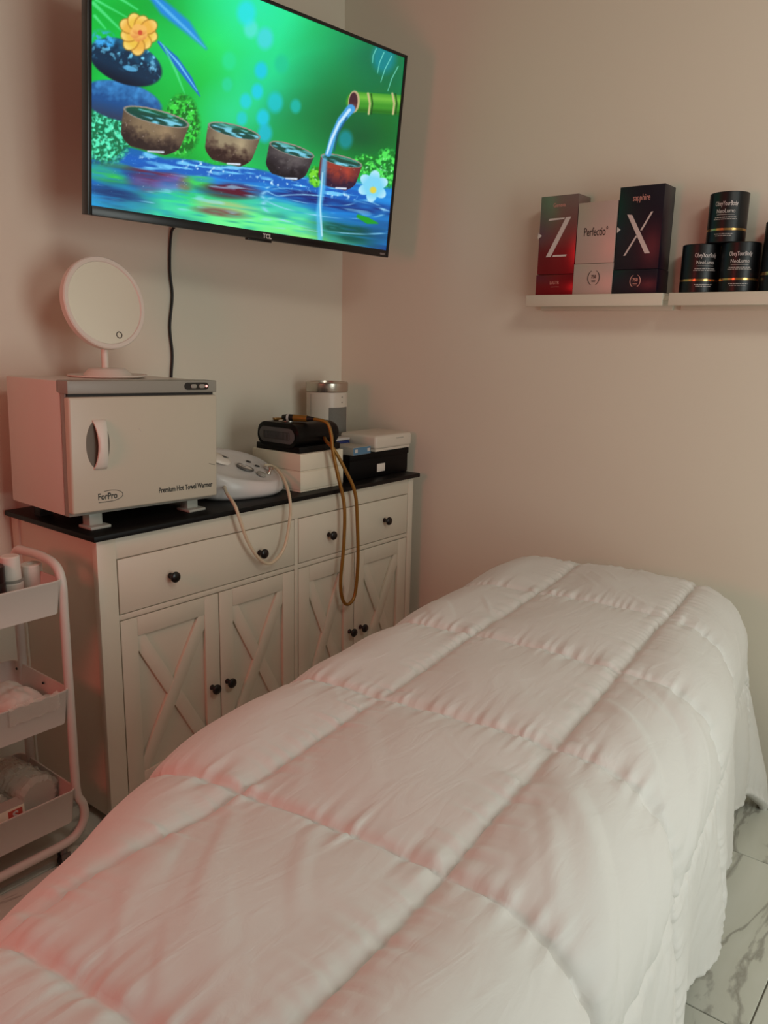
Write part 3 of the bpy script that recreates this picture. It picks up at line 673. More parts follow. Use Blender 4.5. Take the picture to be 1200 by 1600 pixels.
        put(body*np.clip(v*2.4-1.15+.55*tx, 0, 1), c_lo); put(body*np.clip(.55-np.abs(u-.35)*1.6-np.abs(v-.35)*1.3, 0, 1)*.9, [min(255, c*1.35) for c in c_hi]); put(body*np.clip(np.abs(u)*1.3-.6, 0, 1)*.7, c_lo); put(body*np.clip((ns(4, 22)-.75)*3, 0, 1)*.5, (190, 170, 160))
        put(line([(cx-L*.25, cy+h*.93, 1.2), (cx+L*.2, cy+h*.95, 1.6)], 1, 1), (220, 235, 250))
        m, uu, vv = ell(cx, cy, L, L*sq, ang, .03); put(m, (150, 140, 130)); m, uu, vv = ell(cx, cy+.5, L*.93, L*sq*.84, ang, .04)
        put(m, (14, 70, 60)); put(m*np.clip(vnoise((X+Y)/14, (Y-X*.3)/3, 23)*1.6, 0, 1), (120, 205, 230)); put(m*np.clip(-vv*.8, 0, 1)*.7, (20, 120, 60))
    bowl(193, 169, 296, 196, 58, (132, 112, 86), (44, 30, 30), .22); bowl(325, 194, 407, 215, 55, (150, 136, 108), (44, 22, 22), .24)
    bowl(421, 223, 491, 245, 48, (84, 78, 80), (20, 14, 24), .24); bowl(501, 243, 566, 259, 46, (150, 56, 44), (44, 20, 50), .24)
    # bamboo spout and falling water
    put(line([(556, 159, 15.5), (640, 165, 15.5)], 1, 1.2), (60, 150, 40)); put(line([(560, 152, 5), (640, 158, 5)], 1, 4)*.7, (130, 205, 70)); put(line([(560, 172, 3), (640, 178, 3)], 1, 3)*.7, (16, 90, 20))
    for x in (577, 615): put(line([(x-2, 146, 1.6), (x+1, 162, 1.6), (x-1, 178, 1.6)], 1, .8), (196, 186, 130)); put(line([(x+3, 147, 1), (x+5, 162, 1), (x+3, 178, 1)], 1, .8), (20, 70, 20))
    m, u, v = ell(553, 159, 9, 17.5, 4, .06); put(m, (190, 170, 130)); m, u, v = ell(552, 159, 6.6, 14.5, 4, .08); put(m, (66, 30, 44)); put(m*np.clip(v, 0, 1), (140, 80, 70))
    put(line([(548, 170, 7), (533, 188, 6), (521, 212, 5), (513, 240, 5)], 1, 1.2), (70, 160, 225))
    put(line([(546, 172, 2.4), (530, 192, 2), (518, 218, 2), (511, 240, 1.4)], 1, 1), (200, 235, 255)); put(line([(542, 184, 1.4), (528, 208, 1.4), (522, 236, 1)], 1, .8)*.8, (12, 80, 120))
    put(line([(507, 250, 4), (504, 290, 5), (498, 330, 4), (500, 372, 4)], 1, 2)*.75, (90, 195, 245)); put(line([(504, 270, 1), (500, 320, 1.4), (503, 368, 1.4)], 1, 1)*.8, (200, 240, 255))
    # white flower
    for k in range(6):
        a = R(k*60-80); m, u, v = ell(583+12*math.cos(a), 291+13*math.sin(a), 12, 8.5, k*60-80, .10)
        put(m, (126, 214, 246)); put(m*np.clip(u*.9, 0, 1)*.8, (214, 244, 255))
    m, u, v = ell(583, 297, 5, 5, 0, .3); put(m, (226, 210, 70))
    # droplets
    dsp = vnoise(X/2.6, Y/2.6, 90); put(np.clip((dsp-.88)*8, 0, 1)*np.clip((Y-235)/30, 0, 1)*np.clip((330-Y)/40, 0, 1)*.6, (220, 242, 255))
    return np.clip(C, 0, 255)

def make_screen():
    nx, ny = 620, 350
    x = np.linspace(-TVW/2+BL, TVW/2-BL, nx+1); z = np.linspace(-TVH/2+BB, TVH/2-BT, ny+1)
    GX, GZ = np.meshgrid(x, z)
    tm = np.array(tvm); P = np.stack([GX, np.zeros_like(GX), GZ, np.ones_like(GX)], -1) @ tm.T
    # where each point of the screen lies in the picture: a fixed homography of the screen plane
    cm = np.array(Matrix.LocRotScale(Vector(CAM_LOC), cam.rotation_euler.to_matrix(), None).inverted())
    q = P @ cm.T; px = 600+FPX*q[..., 0]/-q[..., 2]; py = 800-FPX*q[..., 1]/-q[..., 2]
    C = paint(px, py)/255.0
    C = np.where(C <= 0.04045, C/12.92, ((C+0.055)/1.055)**2.4)
    idx = np.arange((nx+1)*(ny+1)).reshape(ny+1, nx+1)
    F = np.stack([idx[:-1, :-1], idx[:-1, 1:], idx[1:, 1:], idx[1:, :-1]], -1).reshape(-1, 4)
    me = bpy.data.meshes.new('screen'); me.from_pydata(P[..., :3].reshape(-1, 3).tolist(), [], F.tolist()); me.update()
    at = me.color_attributes.new('picture', 'FLOAT_COLOR', 'POINT')
    at.data.foreach_set('color', np.concatenate([C.reshape(-1, 3), np.ones(((nx+1)*(ny+1), 1))], 1).astype(np.float32).ravel())
    m = mat('screen_picture', (0.01, 0.01, 0.01, 1), 0.25, var=0.0)
    nt = m.node_tree; p = nt.nodes['Principled BSDF']; a = nt.nodes.new('ShaderNodeAttribute'); a.attribute_name = 'picture'
    nt.links.new(a.outputs['Color'], p.inputs['Emission Color']); p.inputs['Emission Strength'].default_value = 1.0
    obj('screen', me, m, tv, smooth=0, label='lit screen with stones, wooden bowls and a bamboo spout')
make_screen()
# power cord down the wall
b = nb(); tube(b, smooth_path([(-0.840, -0.160, 1.74), (-0.845, -0.03, 1.70), (-0.852, -0.010, 1.66), (-0.858, -0.008, 1.56), (-0.852, -0.008, 1.48), (-0.866, -0.008, 1.38), (-0.860, -0.008, 1.29), (-0.868, -0.008, 1.20), (-0.868, -0.008, 1.05), (-0.87, -0.008, 0.90)], 8), 0.0045, 8)
obj('power_cord', b, M['rubber'], tv, smooth=60, label='black cord hanging down the wall')

# ------------------------------------------------------------------ skin care machine
mc = thing('skin_care_machine', (-0.83, -0.285, SZ), 'white rounded skin care machine with gauge and clear hose beside the towel warmer', 'beauty machine')
SC = Vector((-0.832, -0.285)); SA, SB = 0.150, 0.118; sa = R(-14)
def se(ang, k, a=SA, b_=SB, e=2.7):
    c, s = math.cos(ang), math.sin(ang)
    x = a*k*math.copysign(abs(c)**(2/e), c); y = b_*k*math.copysign(abs(s)**(2/e), s)
    return SC.x+x*math.cos(sa)-y*math.sin(sa), SC.y+x*math.sin(sa)+y*math.cos(sa), x, y
def topz(x, y): return 0.948 - 0.18*x + 0.36*y
def body_part(levels, n=56, cap=True):
    t = nb(); rings = []
    for k, f in levels:
        rings.append([t.verts.new((lambda q: (q[0], q[1], f(q[2], q[3])))(se(2*math.pi*i/n, k))) for i in range(n)])
    for a, c in zip(rings[:-1], rings[1:]):
        for i in range(n): t.faces.new((a[i], a[(i+1) % n], c[(i+1) % n], c[i]))
    if cap: t.faces.new(rings[0]); t.faces.new(rings[-1])
    return t
obj('body', body_part([(0.86, lambda x, y: SZ), (0.95, lambda x, y: SZ+0.008), (1.0, lambda x, y: SZ+0.016), (0.99, lambda x, y: topz(x, y)-0.018), (0.95, lambda x, y: topz(x, y)-0.004), (0.90, lambda x, y: topz(x, y)), (0.80, lambda x, y: topz(x, y)-0.004), (0.5, lambda x, y: topz(x, y)-0.002), (0.05, lambda x, y: topz(x, y))]), M['white_plastic'], mc, smooth=60)
nrm = Vector((0.18, -0.16, 1)).normalized(); 
def on_top(dx, dy, h=0.0):
    x, y = dx, dy; wx = SC.x+x*math.cos(sa)-y*math.sin(sa); wy = SC.y+x*math.sin(sa)+y*math.cos(sa)
    xx = Vector((1, 0, 0)); zz = Vector((0.26, -0.30, 1)).normalized(); yy = zz.cross(xx).normalized(); xx = yy.cross(zz)
    return frame_mtx((wx, wy, topz(x, y)+h), xx, yy, zz)
g = obj('gauge', lathe(nb(), [(0, 0), (0.030, 0), (0.030, 0.006), (0.026, 0.007), (0.025, 0.004), (0, 0.004)], n=36, mtx=on_top(0.022, -0.020, -0.002)), M['caster_grey'], mc)
obj('gauge_face', lathe(nb(), [(0, 0.0045), (0.0248, 0.0045), (0, 0.0046)], n=36, mtx=on_top(0.022, -0.020, -0.002)), M['cream_plastic'], g)
b = nb(); tube(b, [on_top(0.022, -0.020, -0.002) @ Vector((0, 0, 0.0052)), on_top(0.022, -0.020, -0.002) @ Vector((-0.012, 0.010, 0.0052))], 0.0008, 5); obj('needle', b, M['print_black'], g)
for dx, dy in ((0.062, 0.030), (0.080, 0.004)):
    obj('port', lathe(nb(), [(0, 0), (0.010, 0), (0.010, 0.002), (0.007, 0.0025), (0, 0.001)], n=20, mtx=on_top(dx, dy, -0.001), sy=0.7), M['rubber'], mc)
obj('fitting', lathe(nb(), [(0, 0), (0.008, 0), (0.006, 0.004), (0.0055, 0.016), (0.010, 0.018), (0.010, 0.024), (0.006, 0.027), (0, 0.027)], n=20, mtx=on_top(0.098, -0.040, -0.002)), M['silver'], mc)
obj('dial_knob', lathe(nb(), [(0, 0), (0.016, 0), (0.016, 0.006), (0.012, 0.010), (0, 0.010)], n=24, mtx=on_top(0.060, -0.058, -0.002)), M['warmer_grey'], mc)
obj('dial_knob', lathe(nb(), [(0, 0), (0.011, 0), (0.011, 0.008), (0.008, 0.010), (0, 0.010)], n=24, mtx=on_top(0.112, -0.005, -0.002)), M['white_plastic'], mc)
b = nb(); lathe(b, [(0, 0), (0.05, 0), (0.047, 0.008), (0.038, 0.014), (0, 0.017)], n=36, mtx=on_top(-0.055, 0.030, -0.004)); obj('lid', b, M['cream_plastic'], mc)
b = nb(); prism(b, [(-0.012, -0.010), (0.012, -0.010), (0.0, 0.012)], 0.0006, on_top(-0.030, 0.020, 0.0118)); obj('warning_mark', b, M['ring_black'], mc)
hose = smooth_path([(-0.905, -0.285, 0.905), (-0.934, -0.345, 0.899), (-0.979, -0.41, 0.890), (-1.006, -0.478, 0.865), (-0.995, -0.490, 0.816), (-0.967, -0.488, 0.751), (-0.919, -0.486, 0.685), (-0.868, -0.486, 0.660), (-0.813, -0.487, 0.699), (-0.789, -0.489, 0.791), (-0.785, -0.485, 0.853), (-0.755, -0.435, 0.895), (-0.722, -0.375, 0.918), (-0.712, -0.335, 0.932), (-0.735, -0.315, 0.937)], 8)
b = nb(); tube(b, hose, 0.0052, 10); obj('hose', b, M['clear_hose'], mc, smooth=60, label='clear hose looping down over the drawer')

# ------------------------------------------------------------------ two white boxes and the black tattoo-like device on top
def carton(name, x0, x1, y0, y1, z0, z1, lab, lip):
    t = thing(name, ((x0+x1)/2, (y0+y1)/2, z0), lab, 'box', 'white boxes under the black device')
    obj('tray', bx(x0+0.0012, x1-0.0012, y0+0.0012, y1-0.0012, z0, z1-lip, bev=0.001), M['carton_white'], t)
    obj('lid', bx(x0, x1, y0, y1, z1-lip+0.0006, z1, bev=0.0015), M['carton_white'], t)
carton('carton', -0.675, -0.462, -0.424, -0.190, SZ, 0.9165, 'lower white box resting on the black sideboard top', 0.060)
carton('carton', -0.674, -0.463, -0.423, -0.191, 0.9165, 0.977, 'upper white box directly under the black device', 0.0565)
pd = thing('power_unit', (-0.56, -0.30, 0.977), 'black rounded device with grey grille standing on two white boxes', 'device')
z0 = 0.977
DX0, DX1, DY0, DY1 = -0.668, -0.452, -0.405, -0.205
# the section seen from the left end: a rounded oblong, swept along x
ym = (DY0+DY1)/2
def sect(x, w, h, r): return [(x, ym+px, z0+0.016+h/2+pz) for px, pz in rrect(w, h, r, 7)]
t = nb(); rings = [[t.verts.new(v) for v in sect(x, w, h, r)] for x, w, h, r in ((DX0, 0.188, 0.070, 0.034), (DX0+0.006, 0.200, 0.080, 0.038), (DX1-0.03, 0.200, 0.082, 0.038), (DX1-0.008, 0.190, 0.076, 0.036), (DX1, 0.170, 0.062, 0.030))]
for a, c in zip(rings[:-1], rings[1:]):
    for i in range(len(a)): t.faces.new((a[i], a[(i+1) % len(a)], c[(i+1) % len(a)], c[i]))
t.faces.new(rings[0]); t.faces.new(rings[-1])
obj('shell', t, M['device_black'], pd)
obj('foot_plate', bx(DX0+0.004, DX1-0.01, DY0-0.004, DY1+0.006, z0, z0+0.022, bev=0.003), M['device_black'], pd)
b = nb(); prism(b, rrect(0.168, 0.052, 0.025), 0.003, SIDE(DX0+0.0015, ym, z0+0.054), bev=0.0008); fp_ = obj('face_plate', b, M['device_grey'], pd)
b = nb(); prism(b, rrect(0.126, 0.026, 0.004), 0.0010, SIDE(DX0-0.0012, ym, z0+0.054)); gr = obj('grille', b, M['device_grill'], fp_)
for i in range(21):
    yy_ = ym+0.058-i*0.0058
    obj('slat', bx(DX0-0.0034, DX0-0.0022, yy_-0.0012, yy_+0.0012, z0+0.043, z0+0.065), M['device_grey'], fp_, smooth=0)
b = nb(); lathe(b, [(0, 0), (0.032, 0), (0.032, 0.003), (0.029, 0.0045), (0, 0.0045)], (-0.605, ym+0.01, z0+0.0965), 32); obj('top_disc', b, M['silver'], pd)
b = nb(); prism(b, rrect(0.055, 0.020, 0.004), 0.008, Matrix.Translation((-0.600, ym+0.050, z0+0.0975)) @ Matrix.Rotation(R(-30), 4, 'Z'), bev=0.001); obj('gold_cap', b, M['gold_hose'], pd, label='flat gold cap')

hp = thing('handpiece', (-0.60, -0.34, 1.08), 'gold and black handpiece with golden cord lying on the black device', 'handpiece')
h0 = Vector((-0.625, -0.290, 1.0875)); h1 = Vector((-0.580, -0.415, 1.0875)); hd = (h1-h0).normalized()
def hseg(name, a, c, r0, r1, m):
    b = nb(); L = c-a
    pts = [h0+hd*(a+L*k/4) for k in range(5)]; tube(b, pts, [r0+(r1-r0)*k/4 for k in range(5)], 18); obj(name, b, m, hp, smooth=50)
hseg('end_cap', 0.0, 0.018, 0.0085, 0.0115, M['rubber']); hseg('white_ring', 0.018, 0.026, 0.0122, 0.0122, M['print_white']); hseg('black_collar', 0.026, 0.042, 0.0115, 0.0115, M['rubber'])
hseg('gold_barrel', 0.042, 0.092, 0.0118, 0.0108, M['gold_hose']); hseg('strain_relief', 0.092, 0.118, 0.0100, 0.0058, M['rubber'])
g1 = smooth_path([tuple(h0+hd*0.114), (-0.570, -0.442, 1.078), (-0.566, -0.460, 1.040), (-0.566, -0.468, 0.985), (-0.550, -0.478, 0.900), (-0.527, -0.488, 0.793), (-0.527, -0.488, 0.657), (-0.541, -0.487, 0.522), (-0.527, -0.487, 0.452), (-0.497, -0.487, 0.430), (-0.463, -0.487, 0.458), (-0.449, -0.487, 0.572), (-0.456, -0.488, 0.714), (-0.471, -0.488, 0.830), (-0.508, -0.474, 0.914), (-0.545, -0.455, 0.985), (-0.556, -0.432, 1.010), (-0.540, -0.406, 1.020)], 10)
b = nb(); tube(b, g1, 0.0062, 12); obj('cord', b, M['gold_hose'], hp, smooth=60, label='golden cord looping down in front of the drawers')

# ------------------------------------------------------------------ air purifier, black box, white lidded case, cartons
FX, FY, FR = -0.236, -0.136, 0.081
pu = thing('air_purifier', (FX, FY, SZ), 'white upright cylinder appliance with silver ring top in the room corner', 'appliance')
b = nb(); lathe(b, [(0, 0), (FR-0.004, 0), (FR-0.002, 0.004), (FR-0.002, 0.300), (FR-0.006, 0.303), (0, 0.303)], (FX, FY, SZ), 64); obj('body', b, M['warm_plastic'], pu)
b = nb(); lathe(b, [(FR-0.02, 0.303), (FR, 0.303), (FR+0.001, 0.305), (FR+0.001, 0.335), (FR-0.002, 0.339), (FR-0.012, 0.339), (FR-0.014, 0.330), (0, 0.328)], (FX, FY, SZ), 64); obj('ring_top', b, M['silver'], pu, label='brushed silver ring')
def curved(bm, a0, a1, zA, zB, r0, r1, n=14):
    t = nb(); V = []
    for i in range(n+1):
        a = R(a0+(a1-a0)*i/n); V.append([t.verts.new((FX+r*math.cos(a), FY+r*math.sin(a), z)) for r, z in ((r0, zA), (r1, zA), (r1, zB), (r0, zB))])
    for A, B_ in zip(V[:-1], V[1:]):
        for k in range(4): t.faces.new((A[k], A[(k+1) % 4], B_[(k+1) % 4], B_[k]))
    t.faces.new(V[0]); t.faces.new(V[-1]); merge(bm, t); return bm
# the camera sees the purifier from direction about 222 degrees
obj('speaker_mesh', curved(nb(), 228, 294, SZ+0.135, SZ+0.245, FR-0.003, FR-0.0005), M['mesh_grey'], pu)
obj('seam_line', curved(nb(), 172, 173.2, SZ+0.02, SZ+0.295, FR-0.003, FR-0.0012), M['warmer_grey'], pu)
for z in (0.262, 0.282): obj('touch_dot', curved(nb(), 268, 271, SZ+z, SZ+z+0.004, FR-0.003, FR-0.0010, 3), M['ring_black'], pu)

kb = thing('storage_box', (-0.23, -0.315, SZ), 'black box with a small pale label at the right end of the sideboard', 'box')
obj('body', bx(-0.405, -0.060, -0.405, -0.232, SZ, 0.935, bev=0.003), M['box_black'], kb)
obj('lid', bx(-0.408, -0.057, -0.408, -0.229, 0.922, 0.944, bev=0.003), M['box_black'], kb)
obj('label_plate', bx(-0.250, -0.203, -0.4065, -0.404, 0.868, 0.898, bev=0.0005), M['cream_plastic'], kb)
wc = thing('lidded_case', (-0.155, -0.325, 0.944), 'small white case with rounded lid on top of the black box', 'case')
obj('lid', bx(-0.268, -0.044, -0.412, -0.232, 0.952, 1.004, bev=0.012, seg=4), M['warm_plastic'], wc)
obj('base', bx(-0.262, -0.050, -0.406, -0.238, 0.944, 0.956, bev=0.003), M['warm_plastic'], wc)
obj('lid_groove', bx(-0.145, -0.100, -0.4126, -0.4115, 0.986, 0.990), M['carton_grey'], wc, smooth=0)
cb = thing('small_carton', (-0.345, -0.36, 0.944), 'small blue and grey carton lying on the black box beside the white case', 'carton')
obj('box_body', bx(-0.395, -0.296, -0.411, -0.300, 0.944, 0.972, bev=0.0008), M['carton_grey'], cb)
obj('blue_end', bx(-0.3935, -0.2975, -0.4118, -0.4105, 0.945, 0.971), M['carton_blue'], cb, smooth=0, label='blue printed end')
for x in (-0.385, -0.316): obj('white_square', bx(x, x+0.014, -0.4124, -0.4116, 0.953, 0.965), M['print_white'], cb, smooth=0)
pk = thing('foil_packet', (-0.300, -0.268, 0.944), 'dark blue and white packet lying behind the blue carton', 'packet')
obj('packet_body', bx(-0.345, -0.272, -0.292, -0.236, 0.944, 0.980, bev=0.008, seg=3), M['foil_blue'], pk)
obj('packet_fold', bx(-0.350, -0.272, -0.290, -0.236, 0.9805, 0.990, bev=0.003, seg=2), M['print_white'], pk)

# ------------------------------------------------------------------ wall ledges and what stands on them
def ledge(y0, y1, z, lab):
    t = thing('wall_ledge', (0, (y0+y1)/2, z-0.036), lab, 'shelf', 'white ledges on the right wall')
    obj('board', bx(-0.110, -0.002, y0, y1, z-0.016, z, bev=0.0015), M['white_wood'], t)
    obj('front_lip', bx(-0.118, -0.1095, y0, y1, z-0.036, z, bev=0.0015), M['white_wood'], t)
    obj('back_strip', bx(-0.016, 0.0, y0+0.004, y1-0.004, z-0.046, z-0.016, bev=0.001), M['white_wood'], t)
ZS = 1.507
ledge(-1.374, -0.918, ZS, 'short white wall ledge carrying the three tall boxes')
ledge(-1.86, -1.392, ZS, 'white wall ledge carrying the black jars')
BF = -0.104
def tall_box(name, y0, y1, z1, split, m, lab, depth=0.088):
    t = thing(name, (BF+depth/2, (y0+y1)/2, ZS), lab, 'product box', 'boxes on the left ledge')
    obj('base', bx(BF-0.0015, BF+depth, y0-0.0012, y1+0.0012, ZS, split-0.0012, bev=0.001), m, t)
    obj('cover', bx(BF, BF+depth-0.0012, y0, y1, split, z1, bev=0.001), m, t)
    return t
def emblem(t, y, z, m, h=0.036):
    b = nb()
    for s in (-1, 1):
        tube(b, [SIDE(BF-0.0016, y, z) @ Vector((s*h*0.42*math.cos(R(a)), h/2*math.sin(R(a)), 0)) for a in range(-66, 67, 12)], [0.0003+0.0011*math.cos(R(a)) for a in range(-66, 67, 12)], 6)
    for k, (w, hh) in enumerate(((0.014, 0.0016), (0.012, 0.0016))): box(b, BF-0.0019, BF-0.0014, y-w/2, y+w/2, z-0.007-k*0.004-hh, z-0.007-k*0.004)
    obj('emblem', b, m, t)
    text('emblem_lettering', '750', 0.014, SIDE(BF-0.0016, y, z+0.003), m, t, width=0.016, bold=0.0004)
tz = tall_box('tall_box', -1.0765, -0.9465, 1.8125, 1.572, M['box_red'], 'tall metallic red box with a big letter Z, leftmost on the ledge')
def stroke(b, pts): prism(b, pts, 0.0006, SIDE(BF-0.0004, 0, 0))
yc = -(-1.012)
b = nb()
stroke(b, [(yc-0.036, 1.7375), (yc-0.031, 1.7440), (yc+0.022, 1.7440), (yc+0.019, 1.7395)])
stroke(b, [(yc+0.026, 1.7450), (yc+0.043, 1.7450), (yc-0.020, 1.6260), (yc-0.037, 1.6260)])
stroke(b, [(yc-0.014, 1.6260), (yc+0.034, 1.6260), (yc+0.036, 1.6315), (yc-0.011, 1.6315)])
obj('letter_z', b, M['print_silver'], tz, smooth=0)
text('lettering', 'Geneva', 0.017, SIDE(BF-0.0004, -1.012, 1.783), M['print_rose'], tz, width=0.042)
text('base_lettering', 'LASTR', 0.014, SIDE(BF-0.0017, -1.012, 1.545), M['print_rose'], tz, width=0.032)
b = nb(); box(b, BF-0.0021, BF-0.0014, -1.028, -1.000, 1.5315, 1.5328); obj('base_underline', b, M['print_rose'], tz, smooth=0)
b = nb(); prism(b, [(-0.008, -0.010), (0.006, 0.0), (-0.008, 0.010)], 0.0008, SIDE(BF-0.0001, -0.9545+0.004, 1.693)); obj('side_notch', b, M['print_white'], tz, smooth=0)
tp_ = tall_box('tall_box', -1.2065, -1.0785, 1.7830, 1.6010, M['box_pale'], 'pale pinkish box lettered Perfectio standing between the red and navy boxes')
text('lettering', 'Perfectio\u00b0', 0.036, SIDE(BF-0.0004, -1.142, 1.694), M['print_black'], tp_, width=0.078)
emblem(tp_, -1.146, 1.557, M['print_black'], 0.046)
tx = tall_box('tall_box', -1.3475, -1.2105, 1.8170, 1.5785, M['box_navy'], 'tall dark navy box with a big letter X beside the pale box')
yc = 1.279; b = nb()
stroke(b, [(yc-0.040, 1.738), (yc-0.025, 1.736), (yc+0.040, 1.623), (yc+0.024, 1.623)])
stroke(b, [(yc+0.033, 1.741), (yc+0.039, 1.741), (yc+0.010, 1.690), (yc+0.004, 1.690)])
stroke(b, [(yc-0.008, 1.676), (yc-0.002, 1.676), (yc-0.036, 1.619), (yc-0.042, 1.619)])
obj('letter_x', b, M['print_silver'], tx, smooth=0)
text('lettering', 'sapphire', 0.026, SIDE(BF-0.0004, -1.279, 1.783), M['print_rose'], tx, width=0.052)
emblem(tx, -1.281, 1.544, M['print_rose'], 0.038)
b = nb(); prism(b, [(-0.004, -0.009), (0.007, 0.0), (-0.004, 0.009)], 0.0008, SIDE(BF-0.0001, -1.2145, 1.6955)); obj('side_notch', b, M['print_white'], tx, smooth=0)

JR, JH = 0.0525, 0.1355
def jar(y, z, lab, turn=0.0, x=-0.0575, h=JH, r=JR, lettered=True):
    t = thing('cosmetic_jar', (x, y, z), lab, 'jar', 'black jars on the right ledge')
    b = nb(); lathe(b, [(0, 0), (r-0.002, 0), (r, 0.002), (r, h*0.235), (r-0.0008, h*0.24)], (x, y, z), 56); lathe(b, [(r-0.001, h*0.24), (0, h*0.24)], (x, y, z), 56); obj('base', b, M['jar_black'], t)
    b = nb(); lathe(b, [(r-0.004, h*0.236), (r-0.0002, h*0.236), (r-0.0002, h*0.285), (r-0.004, h*0.285)], (x, y, z), 56); obj('gold_band', b, M['gold_band'], t)
    b = nb(); lathe(b, [(0, h*0.281), (r, h*0.281), (r, h-0.002), (r-0.0015, h), (r-0.006, h), (r-0.007, h-0.0015), (0, h-0.0015)], (x, y, z), 56); obj('cover', b, M['jar_black'], t)
    if lettered:
        mt = Matrix.Translation((x, y, z)) @ Matrix.Rotation(turn, 4, 'Z') @ SIDE(-r, 0, 0)
        T = lambda nm, s, size, hh, m, w, **k: text(nm, s, size, mt @ Matrix.Translation((0, hh*h, 0)), m, t, width=w, bend=r, **k)
        T('brand_lettering', 'ObeyYourBody', 0.0175, 0.760, M['print_silver'], 0.062)
        T('name_lettering', 'NeoLumo', 0.0150, 0.615, M['print_white'], 0.050)
        b = nb()
        for hh, w, th in ((0.545, 0.048, 0.0009), (0.490, 0.058, 0.0016), (0.455, 0.064, 0.0014), (0.165, 0.052, 0.0013), (0.130, 0.044, 0.0012)):
            k = 0; u = -w/2
            while u < w/2:
                L = w if hh == 0.545 else (0.004, 0.007, 0.005, 0.009)[k % 4]; e = min(u+L, w/2); tt = nb()
                ns_ = 3 if L < 0.02 else 12; V = []
                for i in range(ns_+1):
                    a = (u+(e-u)*i/ns_)/r; V.append([tt.verts.new((( r+0.0003)*math.sin(a), hh*h+s*th/2, (r+0.0003)*math.cos(a)-r)) for s in (-1, 1)])
                for A, B_ in zip(V[:-1], V[1:]): tt.faces.new((A[0], B_[0], B_[1], A[1]))
                bmesh.ops.transform(tt, verts=tt.verts, matrix=mt); merge(b, tt); u = e+0.0014; k += 1
        obj('small_print', b, M['print_white'], t, smooth=0)
    return t
jar(-1.4545, ZS, 'black cosmetic jar at the left end of the ledge, under the raised jar', turn=R(34))
jar(-1.5650, ZS, 'black cosmetic jar under the raised jar, right of the other lower one', turn=R(16))
jar(-1.5185, ZS+JH+0.0005, 'black cosmetic jar stacked on top of the two lower jars', turn=R(9))
jar(-1.6790, ZS, 'taller black cosmetic jar cut off by the right edge of the photo', h=0.186, r=0.054, turn=R(8))

# ------------------------------------------------------------------ rolling cart
CX0, CX1, CY0, CY1 = -1.99, -1.570, -0.500, -0.215
ct = thing('rolling_cart', (-1.78, -0.36, 0), 'white three-tier metal rolling cart beside the sideboard', 'cart')
def tray(z0, z1):
    t = nb(); w, d = CX1-CX0, CY1-CY0; cx, cy = (CX0+CX1)/2, (CY0+CY1)/2; rings = []
    for ww, dd_, r, z in ((w-0.016, d-0.016, 0.018, z0), (w, d, 0.022, z1-0.006), (w+0.004, d+0.004, 0.024, z1-0.004), (w+0.004, d+0.004, 0.024, z1), (w-0.003, d-0.003, 0.021, z1), (w-0.005, d-0.005, 0.020, z1-0.006), (w-0.020, d-0.020, 0.016, z0+0.004)):
        rings.append([t.verts.new((cx+px, cy+py, z)) for px, py in rrect(ww, dd_, r, 6)])
    for a, c in zip(rings[:-1], rings[1:]):
        for i in range(len(a)): t.faces.new((a[i], a[(i+1) % len(a)], c[(i+1) % len(a)], c[i]))
    t.faces.new(rings[0]); t.faces.new(rings[-1])
    return obj('tray', t, M['cart_white'], ct, smooth=50)
T1 = tray(0.684, 0.770); T2 = tray(0.393, 0.484); T3 = tray(0.115, 0.208)
for y in (CY1-0.028, CY1-0.165):
    obj('screw', lathe(nb(), [(0, 0), (0.004, 0), (0.003, 0.002), (0, 0.0025)], n=10, mtx=SIDE(CX1-0.0075, y, 0.466)), M['rubber'], T2)
for sx, X in ((1, CX1+0.004), (-1, CX0-0.004)):
    fy, ry = CY0+0.014, CY1-0.040
    pts = smooth_path([(X, fy, 0.20), (X, fy, 0.40), (X, fy, 0.68), (X, fy, 0.755), (X, fy+0.022, 0.795), (X, fy+0.085, 0.808), (X, ry-0.065, 0.806), (X, ry-0.020, 0.800), (X, ry, 0.765), (X, ry, 0.68), (X, ry, 0.40), (X, ry, 0.20)], 6)
    b = nb(); tube(b, pts, 0.0115, 12); obj('end_frame', b, M['cart_white'], ct, smooth=60)
for fy in (CY0+0.014, CY1-0.040):
    a, c = CX1+0.004, CX0-0.004
    pts = smooth_path([(a, fy, 0.205), (a+0.004, fy, 0.175), (a+0.017, fy, 0.145), (a+0.017, fy, 0.105), (a-0.005, fy, 0.072), (a-0.04, fy, 0.060), (a-0.12, fy, 0.058), (c+0.12, fy, 0.058), (c+0.04, fy, 0.060), (c+0.005, fy, 0.072), (c-0.017, fy, 0.105), (c-0.017, fy, 0.145), (c-0.004, fy, 0.175), (c, fy, 0.205)], 6)
    b = nb(); tube(b, pts, 0.0115, 12); obj('base_frame', b, M['cart_white'], ct, smooth=60)
    for X in (a-0.045, c+0.045):
        b = nb(); lathe(b, [(0, 0.034), (0.009, 0.034), (0.010, 0.044), (0.010, 0.052), (0, 0.052)], (X, fy, 0), 14); box(b, X-0.012, X+0.012, fy-0.012, fy-0.009, 0.014, 0.038); box(b, X-0.012, X+0.012, fy+0.009, fy+0.012, 0.014, 0.038); ca = obj('caster', b, M['caster_grey'], ct)
        b = nb(); lathe(b, [(0, -0.008), (0.013, -0.008), (0.0175, -0.005), (0.0175, 0.005), (0.013, 0.008), (0, 0.008)], n=22, mtx=FRONT(X, fy, 0.0175)); obj('wheel', b, M['rubber'], ca)

